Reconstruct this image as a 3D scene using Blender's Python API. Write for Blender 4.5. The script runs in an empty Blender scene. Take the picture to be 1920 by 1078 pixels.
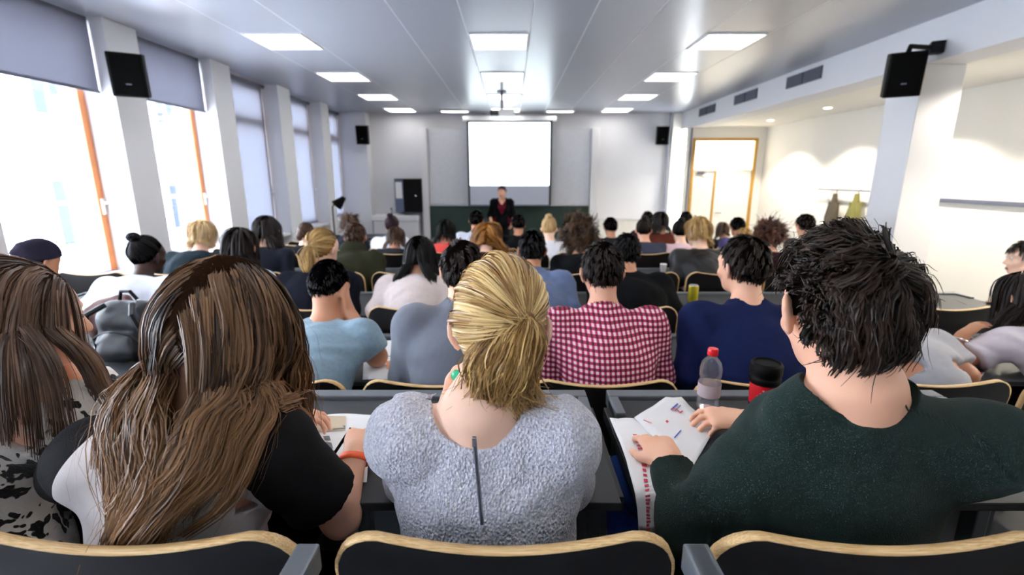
import bpy, bmesh, math, random
import numpy as np
from mathutils import Vector, Matrix
random.seed(7); RNG = np.random.default_rng(7)
sc = bpy.context.scene
col = sc.collection

# ---------------------------------------------------------------- camera
FPX, CX, CY = 890.0, 960.0, 539.0
PITCH = math.radians(13.22); CP, SP = math.cos(PITCH), math.sin(PITCH)
EYE = 1.535
cd = bpy.data.cameras.new('camera'); cam = bpy.data.objects.new('camera', cd); col.objects.link(cam)
cam.location = (0, 0, EYE); cam.rotation_euler = (math.pi/2 - PITCH, 0, 0)
cd.sensor_width = 36; cd.lens = FPX/1920*36; cd.clip_start = .02; cd.clip_end = 200
cd.dof.use_dof = True; cd.dof.focus_distance = 1.0; cd.dof.aperture_fstop = 3.0
sc.camera = cam
# ---------------------------------------------------------------- sky, exposure
w = bpy.data.worlds.new('overcast_sky'); sc.world = w; w.use_nodes = True
w.node_tree.nodes['Background'].inputs[0].default_value = (.82, .90, 1, 1)
w.node_tree.nodes['Background'].inputs[1].default_value = 17.0
vs = sc.view_settings; vs.view_transform = 'Standard'; vs.look = 'None'; vs.gamma = 1; vs.use_curve_mapping = False
vs.exposure = 1.15
sc.cycles.use_denoising = True; sc.cycles.max_bounces = 7; sc.cycles.diffuse_bounces = 5
sc.cycles.glossy_bounces = 3; sc.cycles.transmission_bounces = 5; sc.cycles.transparent_max_bounces = 8
sc.cycles.sample_clamp_indirect = 6; sc.cycles.caustics_reflective = False; sc.cycles.caustics_refractive = False

# room numbers
XL, XC, XB, XR = -3.86, -3.69, 3.86, 5.58     # window plane, inner face of window columns, beam face, corridor wall
YB, YF = -2.4, 11.5                           # wall behind the camera, board wall
ZC, ZB = 2.93, 2.557                          # ceiling, corridor ceiling / beam underside
PIT = -.34                                    # floor level at the lecturer

def at(px, py, d):                            # photo pixel + distance down the room -> point
    v = (py-CY)/FPX; z = d/(CP - v*SP)
    return np.array([(px-CX)/FPX*z, d, EYE - z*(v*CP+SP)])
def atz(px, py, zz):                          # photo pixel + height -> point
    v = (py-CY)/FPX; z = (EYE-zz)/(v*CP+SP)
    return np.array([(px-CX)/FPX*z, z*(CP-v*SP), zz])

for i, yy in enumerate((-.2, 1.45, 3.1, 4.0)):    # sky light enters through the window bays
    ld = bpy.data.lights.new('window_portal', 'AREA'); ld.shape = 'RECTANGLE'; ld.size = 2.2; ld.size_y = 1.5
    ld.cycles.is_portal = True
    lo = bpy.data.objects.new('window_portal', ld); col.objects.link(lo)
    lo.location = (XL-.30, (yy if i < 3 else 5.6)+(.83 if i < 3 else .1), 1.8); lo.rotation_euler = (0, -math.pi/2, 0)

# ---------------------------------------------------------------- materials
def newmat(name):
    m = bpy.data.materials.new(name); m.use_nodes = True
    return m, m.node_tree, m.node_tree.nodes['Principled BSDF']
def lin(c):                                   # sRGB 0-255 -> linear
    return tuple((x/255/12.92 if x/255 <= .04045 else ((x/255+.055)/1.055)**2.4) for x in c)
def mat(name, rgb, rough=.6, metal=0, noise=.08, scale=12, bump=0, bscale=200, spec=.5, sheen=0, emit=0, ecol=None):
    m, t, b = newmat(name); N = t.nodes.new; L = t.links.new
    c = lin(rgb); b.inputs['Roughness'].default_value = rough; b.inputs['Metallic'].default_value = metal
    b.inputs['Specular IOR Level'].default_value = spec
    if sheen: b.inputs['Sheen Weight'].default_value = sheen; b.inputs['Sheen Roughness'].default_value = .5
    tc = N('ShaderNodeTexCoord')
    if noise:
        n = N('ShaderNodeTexNoise'); n.inputs['Scale'].default_value = scale; n.inputs['Detail'].default_value = 4
        L(tc.outputs['Object'], n.inputs['Vector'])
        mx = N('ShaderNodeMix'); mx.data_type = 'RGBA'
        mx.inputs[6].default_value = tuple(x*(1-noise) for x in c)+(1,); mx.inputs[7].default_value = tuple(min(1, x*(1+noise)) for x in c)+(1,)
        L(n.outputs['Fac'], mx.inputs[0]); L(mx.outputs[2], b.inputs['Base Color'])
    else: b.inputs['Base Color'].default_value = c+(1,)
    if bump:
        n2 = N('ShaderNodeTexNoise'); n2.inputs['Scale'].default_value = bscale; n2.inputs['Detail'].default_value = 3
        L(tc.outputs['Object'], n2.inputs['Vector'])
        bp = N('ShaderNodeBump'); bp.inputs['Strength'].default_value = bump; bp.inputs['Distance'].default_value = .004
        L(n2.outputs['Fac'], bp.inputs['Height']); L(bp.outputs[0], b.inputs['Normal'])
    if emit:
        b.inputs['Emission Color'].default_value = (ecol or c)+(1,) if len(ecol or c) == 3 else ecol; b.inputs['Emission Strength'].default_value = emit
    return m
M = {}
M['wall'] = mat('white_paint', (226, 226, 228), .7, noise=.015, scale=3)
M['wall_front'] = mat('white_wall_paint', (222, 222, 226), .7, noise=.015, scale=3)
M['wall_warm'] = mat('cream_paint', (236, 233, 225), .7, noise=.015, scale=3)
M['ceil'] = mat('metal_ceiling', (164, 167, 176), .28, noise=.03, scale=3, spec=.6)
M['gap'] = mat('pale_joint', (238, 238, 240), .5, noise=0)
M['floor'] = mat('grey_linoleum', (92, 94, 100), .35, scale=30)
M['black'] = mat('black_plastic', (5, 5, 5), .6, spec=.15)
M['cloth_black'] = mat('speaker_cloth', (4, 4, 4), .9, bump=.3, bscale=400, spec=.1)
M['ply_black'] = mat('black_laminate', (17, 15, 16), .42, noise=.1, spec=.35)
M['grey'] = mat('grey_lacquered_steel', (106, 112, 118), .42, metal=.2)
M['dgrey'] = mat('dark_steel', (34, 38, 41), .45)
M['desk'] = mat('dark_grey_desktop', (40, 43, 46), .55, scale=60)
M['chrome'] = mat('chrome_wire', (180, 182, 186), .2, metal=1, noise=0)
M['sill'] = mat('white_sill', (228, 228, 230), .4)
M['orange'] = mat('varnished_window_wood', (206, 128, 72), .45, noise=.25, scale=8)
M['ochre'] = mat('varnished_door_wood', (186, 138, 52), .4, noise=.2, scale=8)
M['door'] = mat('white_door', (240, 238, 230), .4)
M['board'] = mat('pale_grey_board', (214, 216, 222), .35)
M['green'] = mat('green_chalkboard', (28, 52, 44), .6, noise=.15, scale=6)
M['screenw'] = mat('screen_cloth', (196, 202, 216), .8, noise=.02)
M['lit'] = mat('lit_projection', (255, 255, 255), .8, noise=0, emit=1.7, ecol=(.80, .93, 1))
M['lamp'] = mat('lamp_diffuser', (255, 255, 255), .5, noise=0, emit=3.6, ecol=(1, .96, .90))
M['downlight'] = mat('warm_downlight', (255, 250, 240), .5, noise=0, emit=14, ecol=(1, .86, .62))
M['paper'] = mat('white_paper', (236, 236, 236), .7, noise=.02)
M['white'] = mat('white_plastic', (236, 236, 236), .4, noise=.02)
M['transom'] = mat('lit_transom_pane', (255, 252, 240), .3, noise=0, emit=1.6, ecol=(1, .93, .76))
M['vent'] = mat('vent_grey', (96, 100, 116), .5)
M['ventd'] = mat('vent_dark', (40, 42, 50), .6)
M['facade'] = mat('outside_plaster', (236, 236, 236), .9)
M['fpane'] = mat('outside_window_glass', (50, 55, 68), .9, spec=0)
def woodmat():
    m, t, b = newmat('pale_beech_edge'); N = t.nodes.new; L = t.links.new
    tc = N('ShaderNodeTexCoord'); mp = N('ShaderNodeMapping'); mp.inputs['Scale'].default_value = (4, 160, 160)
    n = N('ShaderNodeTexNoise'); n.inputs['Scale'].default_value = 3
    r = N('ShaderNodeValToRGB'); r.color_ramp.elements[0].color = lin((196, 152, 92))+(1,); r.color_ramp.elements[1].color = lin((238, 206, 152))+(1,)
    r.color_ramp.elements[0].position = .3; r.color_ramp.elements[1].position = .7
    L(tc.outputs['Object'], mp.inputs[0]); L(mp.outputs[0], n.inputs['Vector']); L(n.outputs['Fac'], r.inputs[0]); L(r.outputs[0], b.inputs['Base Color'])
    b.inputs['Roughness'].default_value = .45
    return m
M['wood'] = woodmat()
def glassmat(name, tint=(1, 1, 1), milk=0):
    m = bpy.data.materials.new(name); m.use_nodes = True; t = m.node_tree; t.nodes.clear(); N = t.nodes.new; L = t.links.new
    o = N('ShaderNodeOutputMaterial'); mx = N('ShaderNodeMixShader'); tr = N('ShaderNodeBsdfTransparent'); g = N('ShaderNodeBsdfGlossy')
    tr.inputs[0].default_value = tint+(1,); g.inputs['Roughness'].default_value = .03
    fr = N('ShaderNodeLayerWeight'); fr.inputs[0].default_value = .25
    mu = N('ShaderNodeMath'); mu.operation = 'MULTIPLY'; mu.inputs[1].default_value = .6
    L(fr.outputs['Fresnel'], mu.inputs[0]); L(mu.outputs[0], mx.inputs[0]); L(tr.outputs[0], mx.inputs[1]); L(g.outputs[0], mx.inputs[2]); out = mx.outputs[0]
    if milk: m2 = N('ShaderNodeMixShader'); df = N('ShaderNodeBsdfDiffuse'); df.inputs[0].default_value = tint+(1,); m2.inputs[0].default_value = milk; L(out, m2.inputs[1]); L(df.outputs[0], m2.inputs[2]); out = m2.outputs[0]
    L(out, o.inputs[0])
    return m
M['glass'] = glassmat('window_glass', (.97, .98, 1))
M['pet'] = glassmat('clear_bottle_plastic', (.95, .96, .98), .07)  # small diffuse white share paints whitish reflections into the clear plastic
M['water'] = glassmat('water_in_bottle', (.95, .95, .97), .05)
def blindmat(name, rgb, trl):
    m = bpy.data.materials.new(name); m.use_nodes = True; t = m.node_tree; t.nodes.clear(); N = t.nodes.new; L = t.links.new
    o = N('ShaderNodeOutputMaterial'); mx = N('ShaderNodeMixShader'); d = N('ShaderNodeBsdfDiffuse'); tr = N('ShaderNodeBsdfTranslucent')
    d.inputs[0].default_value = lin(rgb)+(1,); tr.inputs[0].default_value = lin(rgb)+(1,); mx.inputs[0].default_value = trl
    L(d.outputs[0], mx.inputs[1]); L(tr.outputs[0], mx.inputs[2]); L(mx.outputs[0], o.inputs[0])
    return m
M['blind'] = blindmat('grey_blind_fabric', (108, 109, 120), .12)
M['blind2'] = blindmat('pale_grey_blind_fabric', (136, 138, 150), .14)

# ---------------------------------------------------------------- object helpers
def tag(o, label=None, cat=None, group=None, kind=None):
    if label: o['label'] = label
    if cat: o['category'] = cat
    if group: o['group'] = group
    if kind: o['kind'] = kind
    return o
def empty(name, loc=(0, 0, 0), label=None, cat=None, group=None, rz=0):
    o = bpy.data.objects.new(name, None); o.empty_display_size = .1; col.objects.link(o)
    o.location = loc; o.rotation_euler = (0, 0, rz)
    return tag(o, label, cat, group)
def link(name, me, m, parent=None):
    o = bpy.data.objects.new(name, me); col.objects.link(o)
    if m is not None:
        if len(me.materials) == 0: me.materials.append(m)
        elif me.materials[0] != m:
            o.material_slots[0].link = 'OBJECT'; o.material_slots[0].material = m
    if parent is not None: o.parent = parent
    return o
def mesh_np(name, V, Fc, smooth=False):
    me = bpy.data.meshes.new(name)
    V = np.asarray(V, np.float32); Fc = np.asarray(Fc, np.int32)
    me.vertices.add(len(V)); me.vertices.foreach_set('co', V.ravel())
    k = Fc.shape[1]; me.loops.add(Fc.size); me.loops.foreach_set('vertex_index', Fc.ravel())
    me.polygons.add(len(Fc)); me.polygons.foreach_set('loop_start', np.arange(0, Fc.size, k, dtype=np.int32))
    if smooth: me.polygons.foreach_set('use_smooth', np.ones(len(Fc), bool))
    me.update(calc_edges=True); return me
class B:                                        # bmesh collector
    def __init__(s): s.bm = bmesh.new()
    def box(s, x0, x1, y0, y1, z0, z1, bev=0, rot=None, piv=None):
        g = bmesh.ops.create_cube(s.bm, size=1)['verts']
        for v in g: v.co = Vector((x0+(v.co.x+.5)*(x1-x0), y0+(v.co.y+.5)*(y1-y0), z0+(v.co.z+.5)*(z1-z0)))
        if bev:
            es = list({e for v in g for e in v.link_edges}); r = bmesh.ops.bevel(s.bm, geom=es, offset=bev, segments=2, affect='EDGES', profile=.6); g = list({v for f in r['faces'] for v in f.verts} | {v for v in g if v.is_valid})
        if rot is not None:
            P = Vector(piv if piv is not None else ((x0+x1)/2, (y0+y1)/2, (z0+z1)/2))
            for v in g: v.co = P + rot @ (v.co-P)
        return s
    def cyl(s, a, b, r, r2=None, n=16, cap=True):
        a = Vector(a); b = Vector(b); d = b-a; r2 = r if r2 is None else r2
        mtx = Matrix.Translation((a+b)/2) @ d.to_track_quat('Z', 'Y').to_matrix().to_4x4()
        bmesh.ops.create_cone(s.bm, cap_ends=cap, segments=n, radius1=r, radius2=r2, depth=d.length, matrix=mtx); return s
    def tube(s, pts, r, n=8):
        pts = [Vector(p) for p in pts]; prev = None
        for i, p in enumerate(pts):
            d = (pts[min(i+1, len(pts)-1)]-pts[max(i-1, 0)]).normalized()
            q = d.to_track_quat('Z', 'Y').to_matrix(); rr = r[i] if isinstance(r, (list, tuple)) else r
            if i == 0: X = q.col[0]
            X = (X - d*X.dot(d)).normalized(); Y = d.cross(X)
            ring = [s.bm.verts.new(p + (X*math.cos(k*2*math.pi/n)+Y*math.sin(k*2*math.pi/n))*rr) for k in range(n)]
            if prev:
                for k in range(n): s.bm.faces.new((prev[k], prev[(k+1) % n], ring[(k+1) % n], ring[k]))
            else: s.bm.faces.new(ring[::-1])
            prev = ring
        s.bm.faces.new(prev); return s
    def lathe(s, prof, c=(0, 0, 0), n=24):
        prev = None
        for (r, z) in prof:
            ring = [s.bm.verts.new((c[0]+r*math.cos(k*2*math.pi/n), c[1]+r*math.sin(k*2*math.pi/n), c[2]+z)) for k in range(n)]
            if prev:
                for k in range(n): s.bm.faces.new((prev[k], prev[(k+1) % n], ring[(k+1) % n], ring[k]))
            else: s.bm.faces.new(ring[::-1])
            prev = ring
        s.bm.faces.new(prev); return s
    def ell(s, c, r, n=12):
        bmesh.ops.create_uvsphere(s.bm, u_segments=n, v_segments=max(6, n*2//3), radius=1, matrix=Matrix.Translation(c) @ Matrix.Diagonal((r[0], r[1], r[2], 1))); return s
    def quad(s, *p):
        s.bm.faces.new([s.bm.verts.new(q) for q in p]); return s
    def prism(s, outline, depth_vec):
        d = Vector(depth_vec); a = [s.bm.verts.new(p) for p in outline]; b = [s.bm.verts.new(Vector(p)+d) for p in outline]; n = len(a)
        s.bm.faces.new(a[::-1]); s.bm.faces.new(b)
        for i in range(n): s.bm.faces.new((a[i], a[(i+1) % n], b[(i+1) % n], b[i]))
        return s
    def mesh(s, name, smooth=False):
        bmesh.ops.recalc_face_normals(s.bm, faces=s.bm.faces[:])
        me = bpy.data.meshes.new(name); s.bm.to_mesh(me); s.bm.free()
        if smooth: me.polygons.foreach_set('use_smooth', np.ones(len(me.polygons), bool)); me.set_sharp_from_angle(angle=math.radians(40))
        return me
    def build(s, name, m, parent=None, smooth=False): return link(name, s.mesh(name, smooth), m, parent)
def struct(name, b, m, parent=None, label=None):
    o = b.build(name, m, parent)
    if parent is None: tag(o, label, kind='structure')
    return o
# ================================================================ the setting
ROWS = {1: (.612, .16, .279), 2: (1.522, 0, .028), 3: (2.47, 0, .348), 4: (3.41, 0, .098), 5: (4.33, 0, .373),
        6: (5.25, -.10, .10), 7: (6.17, -.18, .35), 8: (7.05, -.26, .10)}      # distance of seat back, floor level, offset of a seat gap
b = B(); b.box(XL-.3, XR+.2, YB-.2, YF+.2, PIT-.25, PIT); fl = struct('floor', b, M['floor'], label='grey linoleum floor of the lecture hall')
tiers = [(YB, ROWS[2][0]-.10, .16), (ROWS[2][0]-.10, ROWS[6][0]-.1, 0), (ROWS[6][0]-.1, ROWS[7][0]-.1, -.10), (ROWS[7][0]-.1, ROWS[8][0]-.1, -.18), (ROWS[8][0]-.1, 8.1, -.26)]
for (y0, y1, z) in tiers:
    B().box(XL+.02, XB+.1, y0, y1, PIT-.1, z).build('floor_tier', M['floor'], fl)
B().box(XB+.1, XR-.02, YB+.02, YF-.02, PIT-.1, 0).build('floor_tier', M['floor'], fl)
# ceiling of long metal panels
ce = struct('ceiling', B().box(XL-.3, XB+.3, YB-.2, YF+.2, ZC+.0015, ZC+.2), M['gap'], label='glossy white metal panel ceiling')
PX = [-3.86, -2.74, -2.10, -1.04, -.45, .18, .72, 1.28, 1.95, 2.6, 3.86]
LX = (-2.42, -.135, 2.275); LY = (.1, 1.9, 3.7, 5.52, 7.36, 9.17, 10.9)
for i in range(len(PX)-1):
    x0, x1 = PX[i]+.006, PX[i+1]-.006
    lx = [x for x in LX if x0 < x < x1]
    ys = [YB] + ([v for yy in LY for v in (yy-.3, yy+.3)] if lx else []) + [YF]
    for k in range(0, len(ys), 2): B().box(x0, x1, ys[k]+.004, ys[k+1]-.004, ZC, ZC+.028).build('ceiling_panel', M['ceil'], ce)
# walls
struct('wall_front', B().box(XL-.3, XB+.14, YF, YF+.2, PIT-.2, ZC+.2), M['wall_front'], label='white front wall behind the board')
struct('wall_back', B().box(XL-.3, XR+.2, YB-.2, YB, PIT-.2, ZC+.2), M['wall'], label='white wall at the back of the hall')
struct('wall_right', B().box(XR, XR+.2, YB, YF+.2, PIT-.2, ZC+.2), M['wall_warm'], label='white side wall of the corridor strip on the right')
struct('ceiling_side', B().box(XB+.02, XR+.2, YB, YF+.2, ZB+.02, ZB+.12), M['wall_warm'], label='low cream ceiling over the right hand strip')
struct('trim_1', B().box(XB, XB+.38, YB, YF-.02, ZB, ZC+.02, bev=.006), M['wall'], label='long white beam under the ceiling on the right')
# corridor end wall with door
YD = 10.9
dwx0, dwx1 = at(1297, 300, YD)[0], at(1417, 300, YD)[0]; dz1 = at(1300, 259, YD)[2]
b = B(); b.box(XB+.02, dwx0, YD, YD+.15, PIT-.1, ZB+.1); b.box(dwx1, XR+.1, YD, YD+.15, PIT-.1, ZB+.1); b.box(dwx0, dwx1, YD, YD+.15, dz1, ZB+.1)
struct('wall_end', b, M['wall_warm'], label='cream wall around the door at the far right')
d1 = empty('door_1', (0, 0, 0)); tag(d1, 'white double door with bright transom pane in an ochre wooden frame', kind='structure')
dm = at(1300, 319, YD)[2]; xm = at(1336, 380, YD)[0]
fr = .055
B().box(dwx0, dwx0+fr, YD-.03, YD+.1, PIT, dz1).build('door_frame', M['ochre'], d1)
B().box(dwx1-fr, dwx1, YD-.03, YD+.1, PIT, dz1).build('door_frame', M['ochre'], d1)
B().box(dwx0+fr, dwx1-fr, YD-.03, YD+.1, dz1-fr, dz1).build('door_frame', M['ochre'], d1)
B().box(dwx0+fr, dwx1-fr, YD-.01, YD+.08, dm-.02, dm+.02).build('transom_bar', M['door'], d1)
B().box(dwx0+fr, dwx1-fr, YD+.03, YD+.05, dm+.02, dz1-fr).build('transom_pane', M['transom'], d1)
B().box(dwx0+fr, xm-.02, YD+.01, YD+.06, PIT+.01, dm-.02, bev=.004).build('door_leaf', M['door'], d1)
B().box(xm+.02, dwx1-fr, YD+.01, YD+.06, PIT+.01, dm-.02, bev=.004).build('door_leaf', M['door'], d1)
B().box(xm-.02, xm+.02, YD-.01, YD+.07, PIT+.01, dm-.02).build('meeting_stile', M['ochre'], d1)
dc = B(); c0 = at(1308, 322, YD-.03); dc.box(c0[0], c0[0]+.16, YD-.06, YD-.015, c0[2]-.05, c0[2]); dc.tube([(c0[0]+.08, YD-.07, c0[2]-.02), (c0[0]+.3, YD-.16, c0[2]-.01), (c0[0]+.36, YD-.02, c0[2]+.02)], .009)
dc.build('door_closer', M['vent'], d1)
hb = B(); hb.tube([(xm+.08, YD+.012, .72), (xm+.08, YD-.05, .72), (xm+.2, YD-.05, .72)], .01); hb.build('door_handle', M['chrome'], d1)
# column on the right, posts by the front wall
struct('column_right', B().box(XB, XB+.40, 4.80, 5.22, PIT, ZB, bev=.008), M['wall'], label='square white column under the beam on the right')
struct('pilaster_right', B().box(3.66, 3.86, YF-.16, YF, PIT, ZC, bev=.004), M['wall_warm'], label='slim pilaster right of the board wall')
struct('pilaster_left', B().box(-3.66, -3.28, YF-.3, YF, PIT, ZC, bev=.004), M['wall'], label='shallow pilaster at the left end of the board wall')
# ---- window wall: parapet, columns, bays
CYS = [(-2.0, -1.6), (-.25, .15), (1.40, 1.80), (3.05, 3.45), (4.71, 5.11), (6.28, 6.69), (7.98, 8.41), (9.70, 10.10), (11.30, 11.5)]
ZS = .62
wl = struct('wall_left', B().box(XL-.25, XL, YB, YF, PIT-.2, ZS-.05), M['wall'], label='white parapet wall under the windows')
B().box(XL-.25, XL-.115, YB, YF, ZC-.06, ZC+.2).build('lintel', M['wall'], wl)
CLN = ['at the very back', 'second from the back', 'third from the back', 'beside the second desk row', 'carrying the left loudspeaker', 'between the bare window and the closed blinds', 'between the first and second closed blinds', 'between the second and third closed blinds', 'in the front corner']
for ci_, (y0, y1) in enumerate(CYS): struct('column_left', B().box(XL-.28, XC, y0, y1, PIT, ZC+.01, bev=.006), M['wall'], label='white window column, '+CLN[ci_])
for i in range(len(CYS)-1):
    y0, y1 = CYS[i][1], CYS[i+1][0]
    wn = empty('window_%d' % (i+1), (XL-.16, (y0+y1)/2, ZS)); tag(wn, 'tall window with varnished wooden frame, bay %d counted from the back wall' % (i+1), kind='structure')
    L0 = (y0-y1)/2; L1 = -L0; H = ZC-.06-ZS; f = .075
    B().box(-.04, .04, L0, L0+f, 0, H, bev=.004).build('window_frame', M['orange'], wn)
    B().box(-.04, .04, L1-f, L1, 0, H, bev=.004).build('window_frame', M['orange'], wn)
    B().box(-.04, .04, L0+f, L1-f, 0, f, bev=.004).build('window_frame', M['sill'], wn)
    B().box(-.04, .04, L0+f, L1-f, H-f, H, bev=.004).build('window_frame', M['orange'], wn)
    if i > 4: B().box(-.045, .03, L0+f, L1-f, H-.60, H-.47, bev=.004).build('transom_bar', M['orange'], wn)
    B().box(-.006, .006, L0+f, L1-f, f, H-f).build('pane', M['glass'], wn)
    B().box(-.1, .30, L0, L1, -.05, -.005, bev=.006).build('window_sill', M['sill'], wn)
    hz = B(); hz.box(.04, .06, L1-f+.02, L1-f+.05, .55, .70, bev=.004); hz.cyl((.06, L1-f+.035, .66), (.1, L1-f+.035, .66), .01); hz.box(.09, .11, L1-f+.02, L1-f+.15, .65, .67, bev=.003); hz.build('window_handle', M['white'], wn)
    # roller blind
    zb = {3: at(172, 168, 4.7)[2], 4: at(172, 168, 4.62)[2], 5: at(388, 207, 6.2)[2]}.get(i, ZS+.02)
    if i < 3: zb = 2.2
    if i == 4: zb = at(388, 207, 6.2)[2]
    if i == 3: zb = at(172, 168, 4.62)[2]
    if i > 4: zb = ZS+.03
    zb -= ZS
    names = {3: 'dark grey roller blind half lowered in the nearest window at the left edge', 4: 'grey roller blind half lowered in the second window, behind the left loudspeaker',
             5: 'pale grey roller blind fully lowered just beyond the second bare window', 6: 'pale grey roller blind fully lowered, second of the closed ones from the near end',
             7: 'pale grey roller blind fully lowered, last one before the board wall'}
    rb = empty('roller_blind', (XL+.035 if i < 5 else XL-.085, (y0+y1)/2, ZS), names.get(i, 'grey roller blind half lowered, %s' % ('in the rearmost window', 'in the second window from the rear', 'in the third window from the rear')[min(i, 2)]), 'blind', 'roller blinds of the window wall')
    bm_ = B(); nseg = 14; HB = ZC-ZS-.004
    for k in range(nseg):
        a0, a1 = L0+.01+(L1-L0-.02)*k/nseg, L0+.01+(L1-L0-.02)*(k+1)/nseg
        w0, w1 = .004*math.sin(k*1.3), .004*math.sin((k+1)*1.3)
        bm_.quad((w0, a0, zb), (w1, a1, zb), (w1*.2, a1, HB), (w0*.2, a0, HB))
    bmesh.ops.remove_doubles(bm_.bm, verts=bm_.bm.verts[:], dist=.0005)
    bm_.build('blind_fabric', M['blind'] if i < 5 else M['blind2'], rb, True)
    B().box(-.009, .009, L0+.01, L1-.01, zb-.022, zb+.004, bev=.003).build('bottom_bar', M['vent'], rb)
    B().cyl((-.03 if i < 5 else .028, L0+.01, HB-.034), (-.03 if i < 5 else .028, L1-.01, HB-.034), .026).build('roller_tube', M['vent'], rb, True)
# ---- the building across the street
fb = empty('building', (-13.5, 6, -3), 'bright pale building across the street seen through the windows', 'building')
b = B(); WY = [8.67+4.78*k for k in range(-5, 5)]; WZ = [-1.9, 1.6, 5.4]
fx = 0
b.box(-1, 0, -18, 32, -3, 10.4)
b.build('facade_wall', M['facade'], fb); B().box(-1.1, .3, -18, 32, 10.4, 10.9).build('cornice', M['facade'], fb)
B().box(-.02, .12, -18, 32, 5.0, 5.18).build('string_course', M['facade'], fb)
pane = B().box(0, .03, -.5, .5, 0, 1.9).mesh('window_pane'); frm = B(); frm.box(.0, .07, -.62, -.5, -.1, 2.02); frm.box(0, .07, .5, .62, -.1, 2.02); frm.box(0, .07, -.5, .5, 1.9, 2.02); frm.box(0, .12, -.66, .66, -.16, -.04); frm.box(0, .06, -.04, .04, 0, 1.25); frm.box(0, .06, -.5, .5, 1.2, 1.3); frm = frm.mesh('window')
for yy in WY:
    for zz in WZ:
        o = link('window', frm, M['sill'], fb); o.location = (0, yy, zz+.9)
        p = link('window_pane', pane, M['fpane'], o)
# ---- ceiling lamps
rn = {0: 'behind the camera row', 1: 'above the last row', 2: 'in front of the back rows', 3: 'in the nearest visible row', 4: 'in the second visible row', 5: 'in the third visible row', 6: 'in the far row by the board wall'}
cn = ('by the windows', 'on the middle line', 'on the corridor side')
frm = B(); frm.box(-.3, .3, -.3, -.285, -.012, .001); frm.box(-.3, .3, .285, .3, -.012, .001); frm.box(-.3, -.285, -.285, .285, -.012, .001); frm.box(.285, .3, -.285, .285, -.012, .001); frm = frm.mesh('lamp_frame')
dif = B().box(-.285, .285, -.285, .285, -.004, -.001).mesh('lamp_diffuser'); lou = B().box(-.285, .285, -.003, .003, -.011, -.004).mesh('louvre_blade')
for j, yy in enumerate(LY):
    for i, xx in enumerate(LX):
        e = empty('ceiling_light', (xx, yy, ZC), 'square recessed ceiling light %s %s' % (cn[i], rn[j]), 'ceiling light', 'recessed square ceiling lights')
        link('lamp_frame', frm, M['white'], e); link('lamp_diffuser', dif, M['lamp'], e)
        for q in range(5):
            o = link('louvre_blade', lou, M['white'], e); o.location = (0, -.187+q*.0935, 0)
for xx, s in ((-1.25, 'left'), (1.05, 'right')):
    e = empty('board_light', (xx, 10.95, ZC), 'slim ceiling light over the board, %s of the projector' % s, 'ceiling light')
    B().box(-.32, .32, -.09, .09, -.03, .0, bev=.005).build('lamp_housing', M['white'], e)
    B().box(-.28, .28, -.06, .06, -.036, -.03).build('lamp_diffuser', M['lamp'], e)
# ---- corridor downlights
for k, yy in enumerate((1.2, 2.9, 4.55, 6.25, 7.9, 9.6)):
    e = empty('downlight', (XR-.62, yy, ZB+.02), 'small round downlight in the low right ceiling, %s' % ('over the wall behind the camera', 'second from the back', 'just before the square column', 'just beyond the square column', 'second beyond the column', 'nearest the door')[k], 'downlight', 'corridor downlights')
    B().lathe([(.085, 0), (.085, -.006), (.06, -.006), (.06, 0)]).build('downlight_ring', M['white'], e, True)
    B().cyl((0, 0, -.004), (0, 0, -.001), .055).build('downlight_lens', M['downlight'], e)
    ld = bpy.data.lights.new('downlight_lamp', 'SPOT'); ld.energy = 115; ld.color = (1, .91, .76); ld.spot_size = math.radians(128); ld.spot_blend = .35; ld.shadow_soft_size = .05
    lo = bpy.data.objects.new('downlight_lamp', ld); col.objects.link(lo); lo.parent = e; lo.location = (0, 0, -.02); lo.rotation_euler = (0, math.radians(14), 0)
# ================================================================ fixed things
# vents on the beam
for k, (px, yy) in enumerate(((1507, 0), (1398, 0), (1326, 0))):
    xx = XB-.001; z = (xx)*FPX/(px-CX)
    py = {0: 146, 1: 182, 2: 207}[k]; v = (py-CY)/FPX; yy = z*(CP-v*SP); zz = EYE-z*(v*CP+SP)
    e = empty('air_vent', (xx, yy, zz), 'twin grey air grille on the beam, %s' % ('nearest of three', 'middle of three', 'farthest of three')[k], 'air vent', 'air vents on the beam')
    for s in (-1, 1):
        f = B(); f.box(-.012, 0, s*.2-.19, s*.2+.19, -.075, .075); f.build('vent_backing', M['ventd'], e)
        for q in range(6): B().box(-.02, -.008, s*.2-.18, s*.2+.18, -.066+q*.024, -.054+q*.024).build('vent_slat', M['vent'], e)
# loudspeakers
def speaker(c, rz, tilt, sx, sy, sz, label, arm):
    e = empty('loudspeaker', tuple(c), label, 'loudspeaker', 'black wall loudspeakers', rz)
    R = Matrix.Rotation(tilt, 3, 'X')
    b = B(); b.box(-sx/2, sx/2, -sy/2, sy/2, -sz/2, sz/2, bev=.012, rot=R, piv=(0, 0, 0)); b.build('cabinet', M['black'], e)
    b = B(); b.box(-sx/2+.015, sx/2-.015, -sy/2-.012, -sy/2+.004, -sz/2+.015, sz/2-.015, bev=.006, rot=R, piv=(0, 0, 0)); b.build('grille', M['cloth_black'], e)
    b = B(); b.box(-.02, .02, -sy/2-.0145, -sy/2-.010, -sz*.2-.006, -sz*.2+.006, rot=R, piv=(0, 0, 0)); b.build('badge', M['vent'], e)
    ci, si = math.cos(rz), math.sin(rz); arm = [(a[0]*ci+a[1]*si, -a[0]*si+a[1]*ci, a[2]) for a in arm]
    b = B(); b.tube(arm, .022); q = arm[-1]; b.box(q[0]-.05, q[0]+.05, q[1]-.05, q[1]+.05, q[2]-.05, q[2]+.05, bev=.006); b.build('bracket', M['black'], e)
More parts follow.
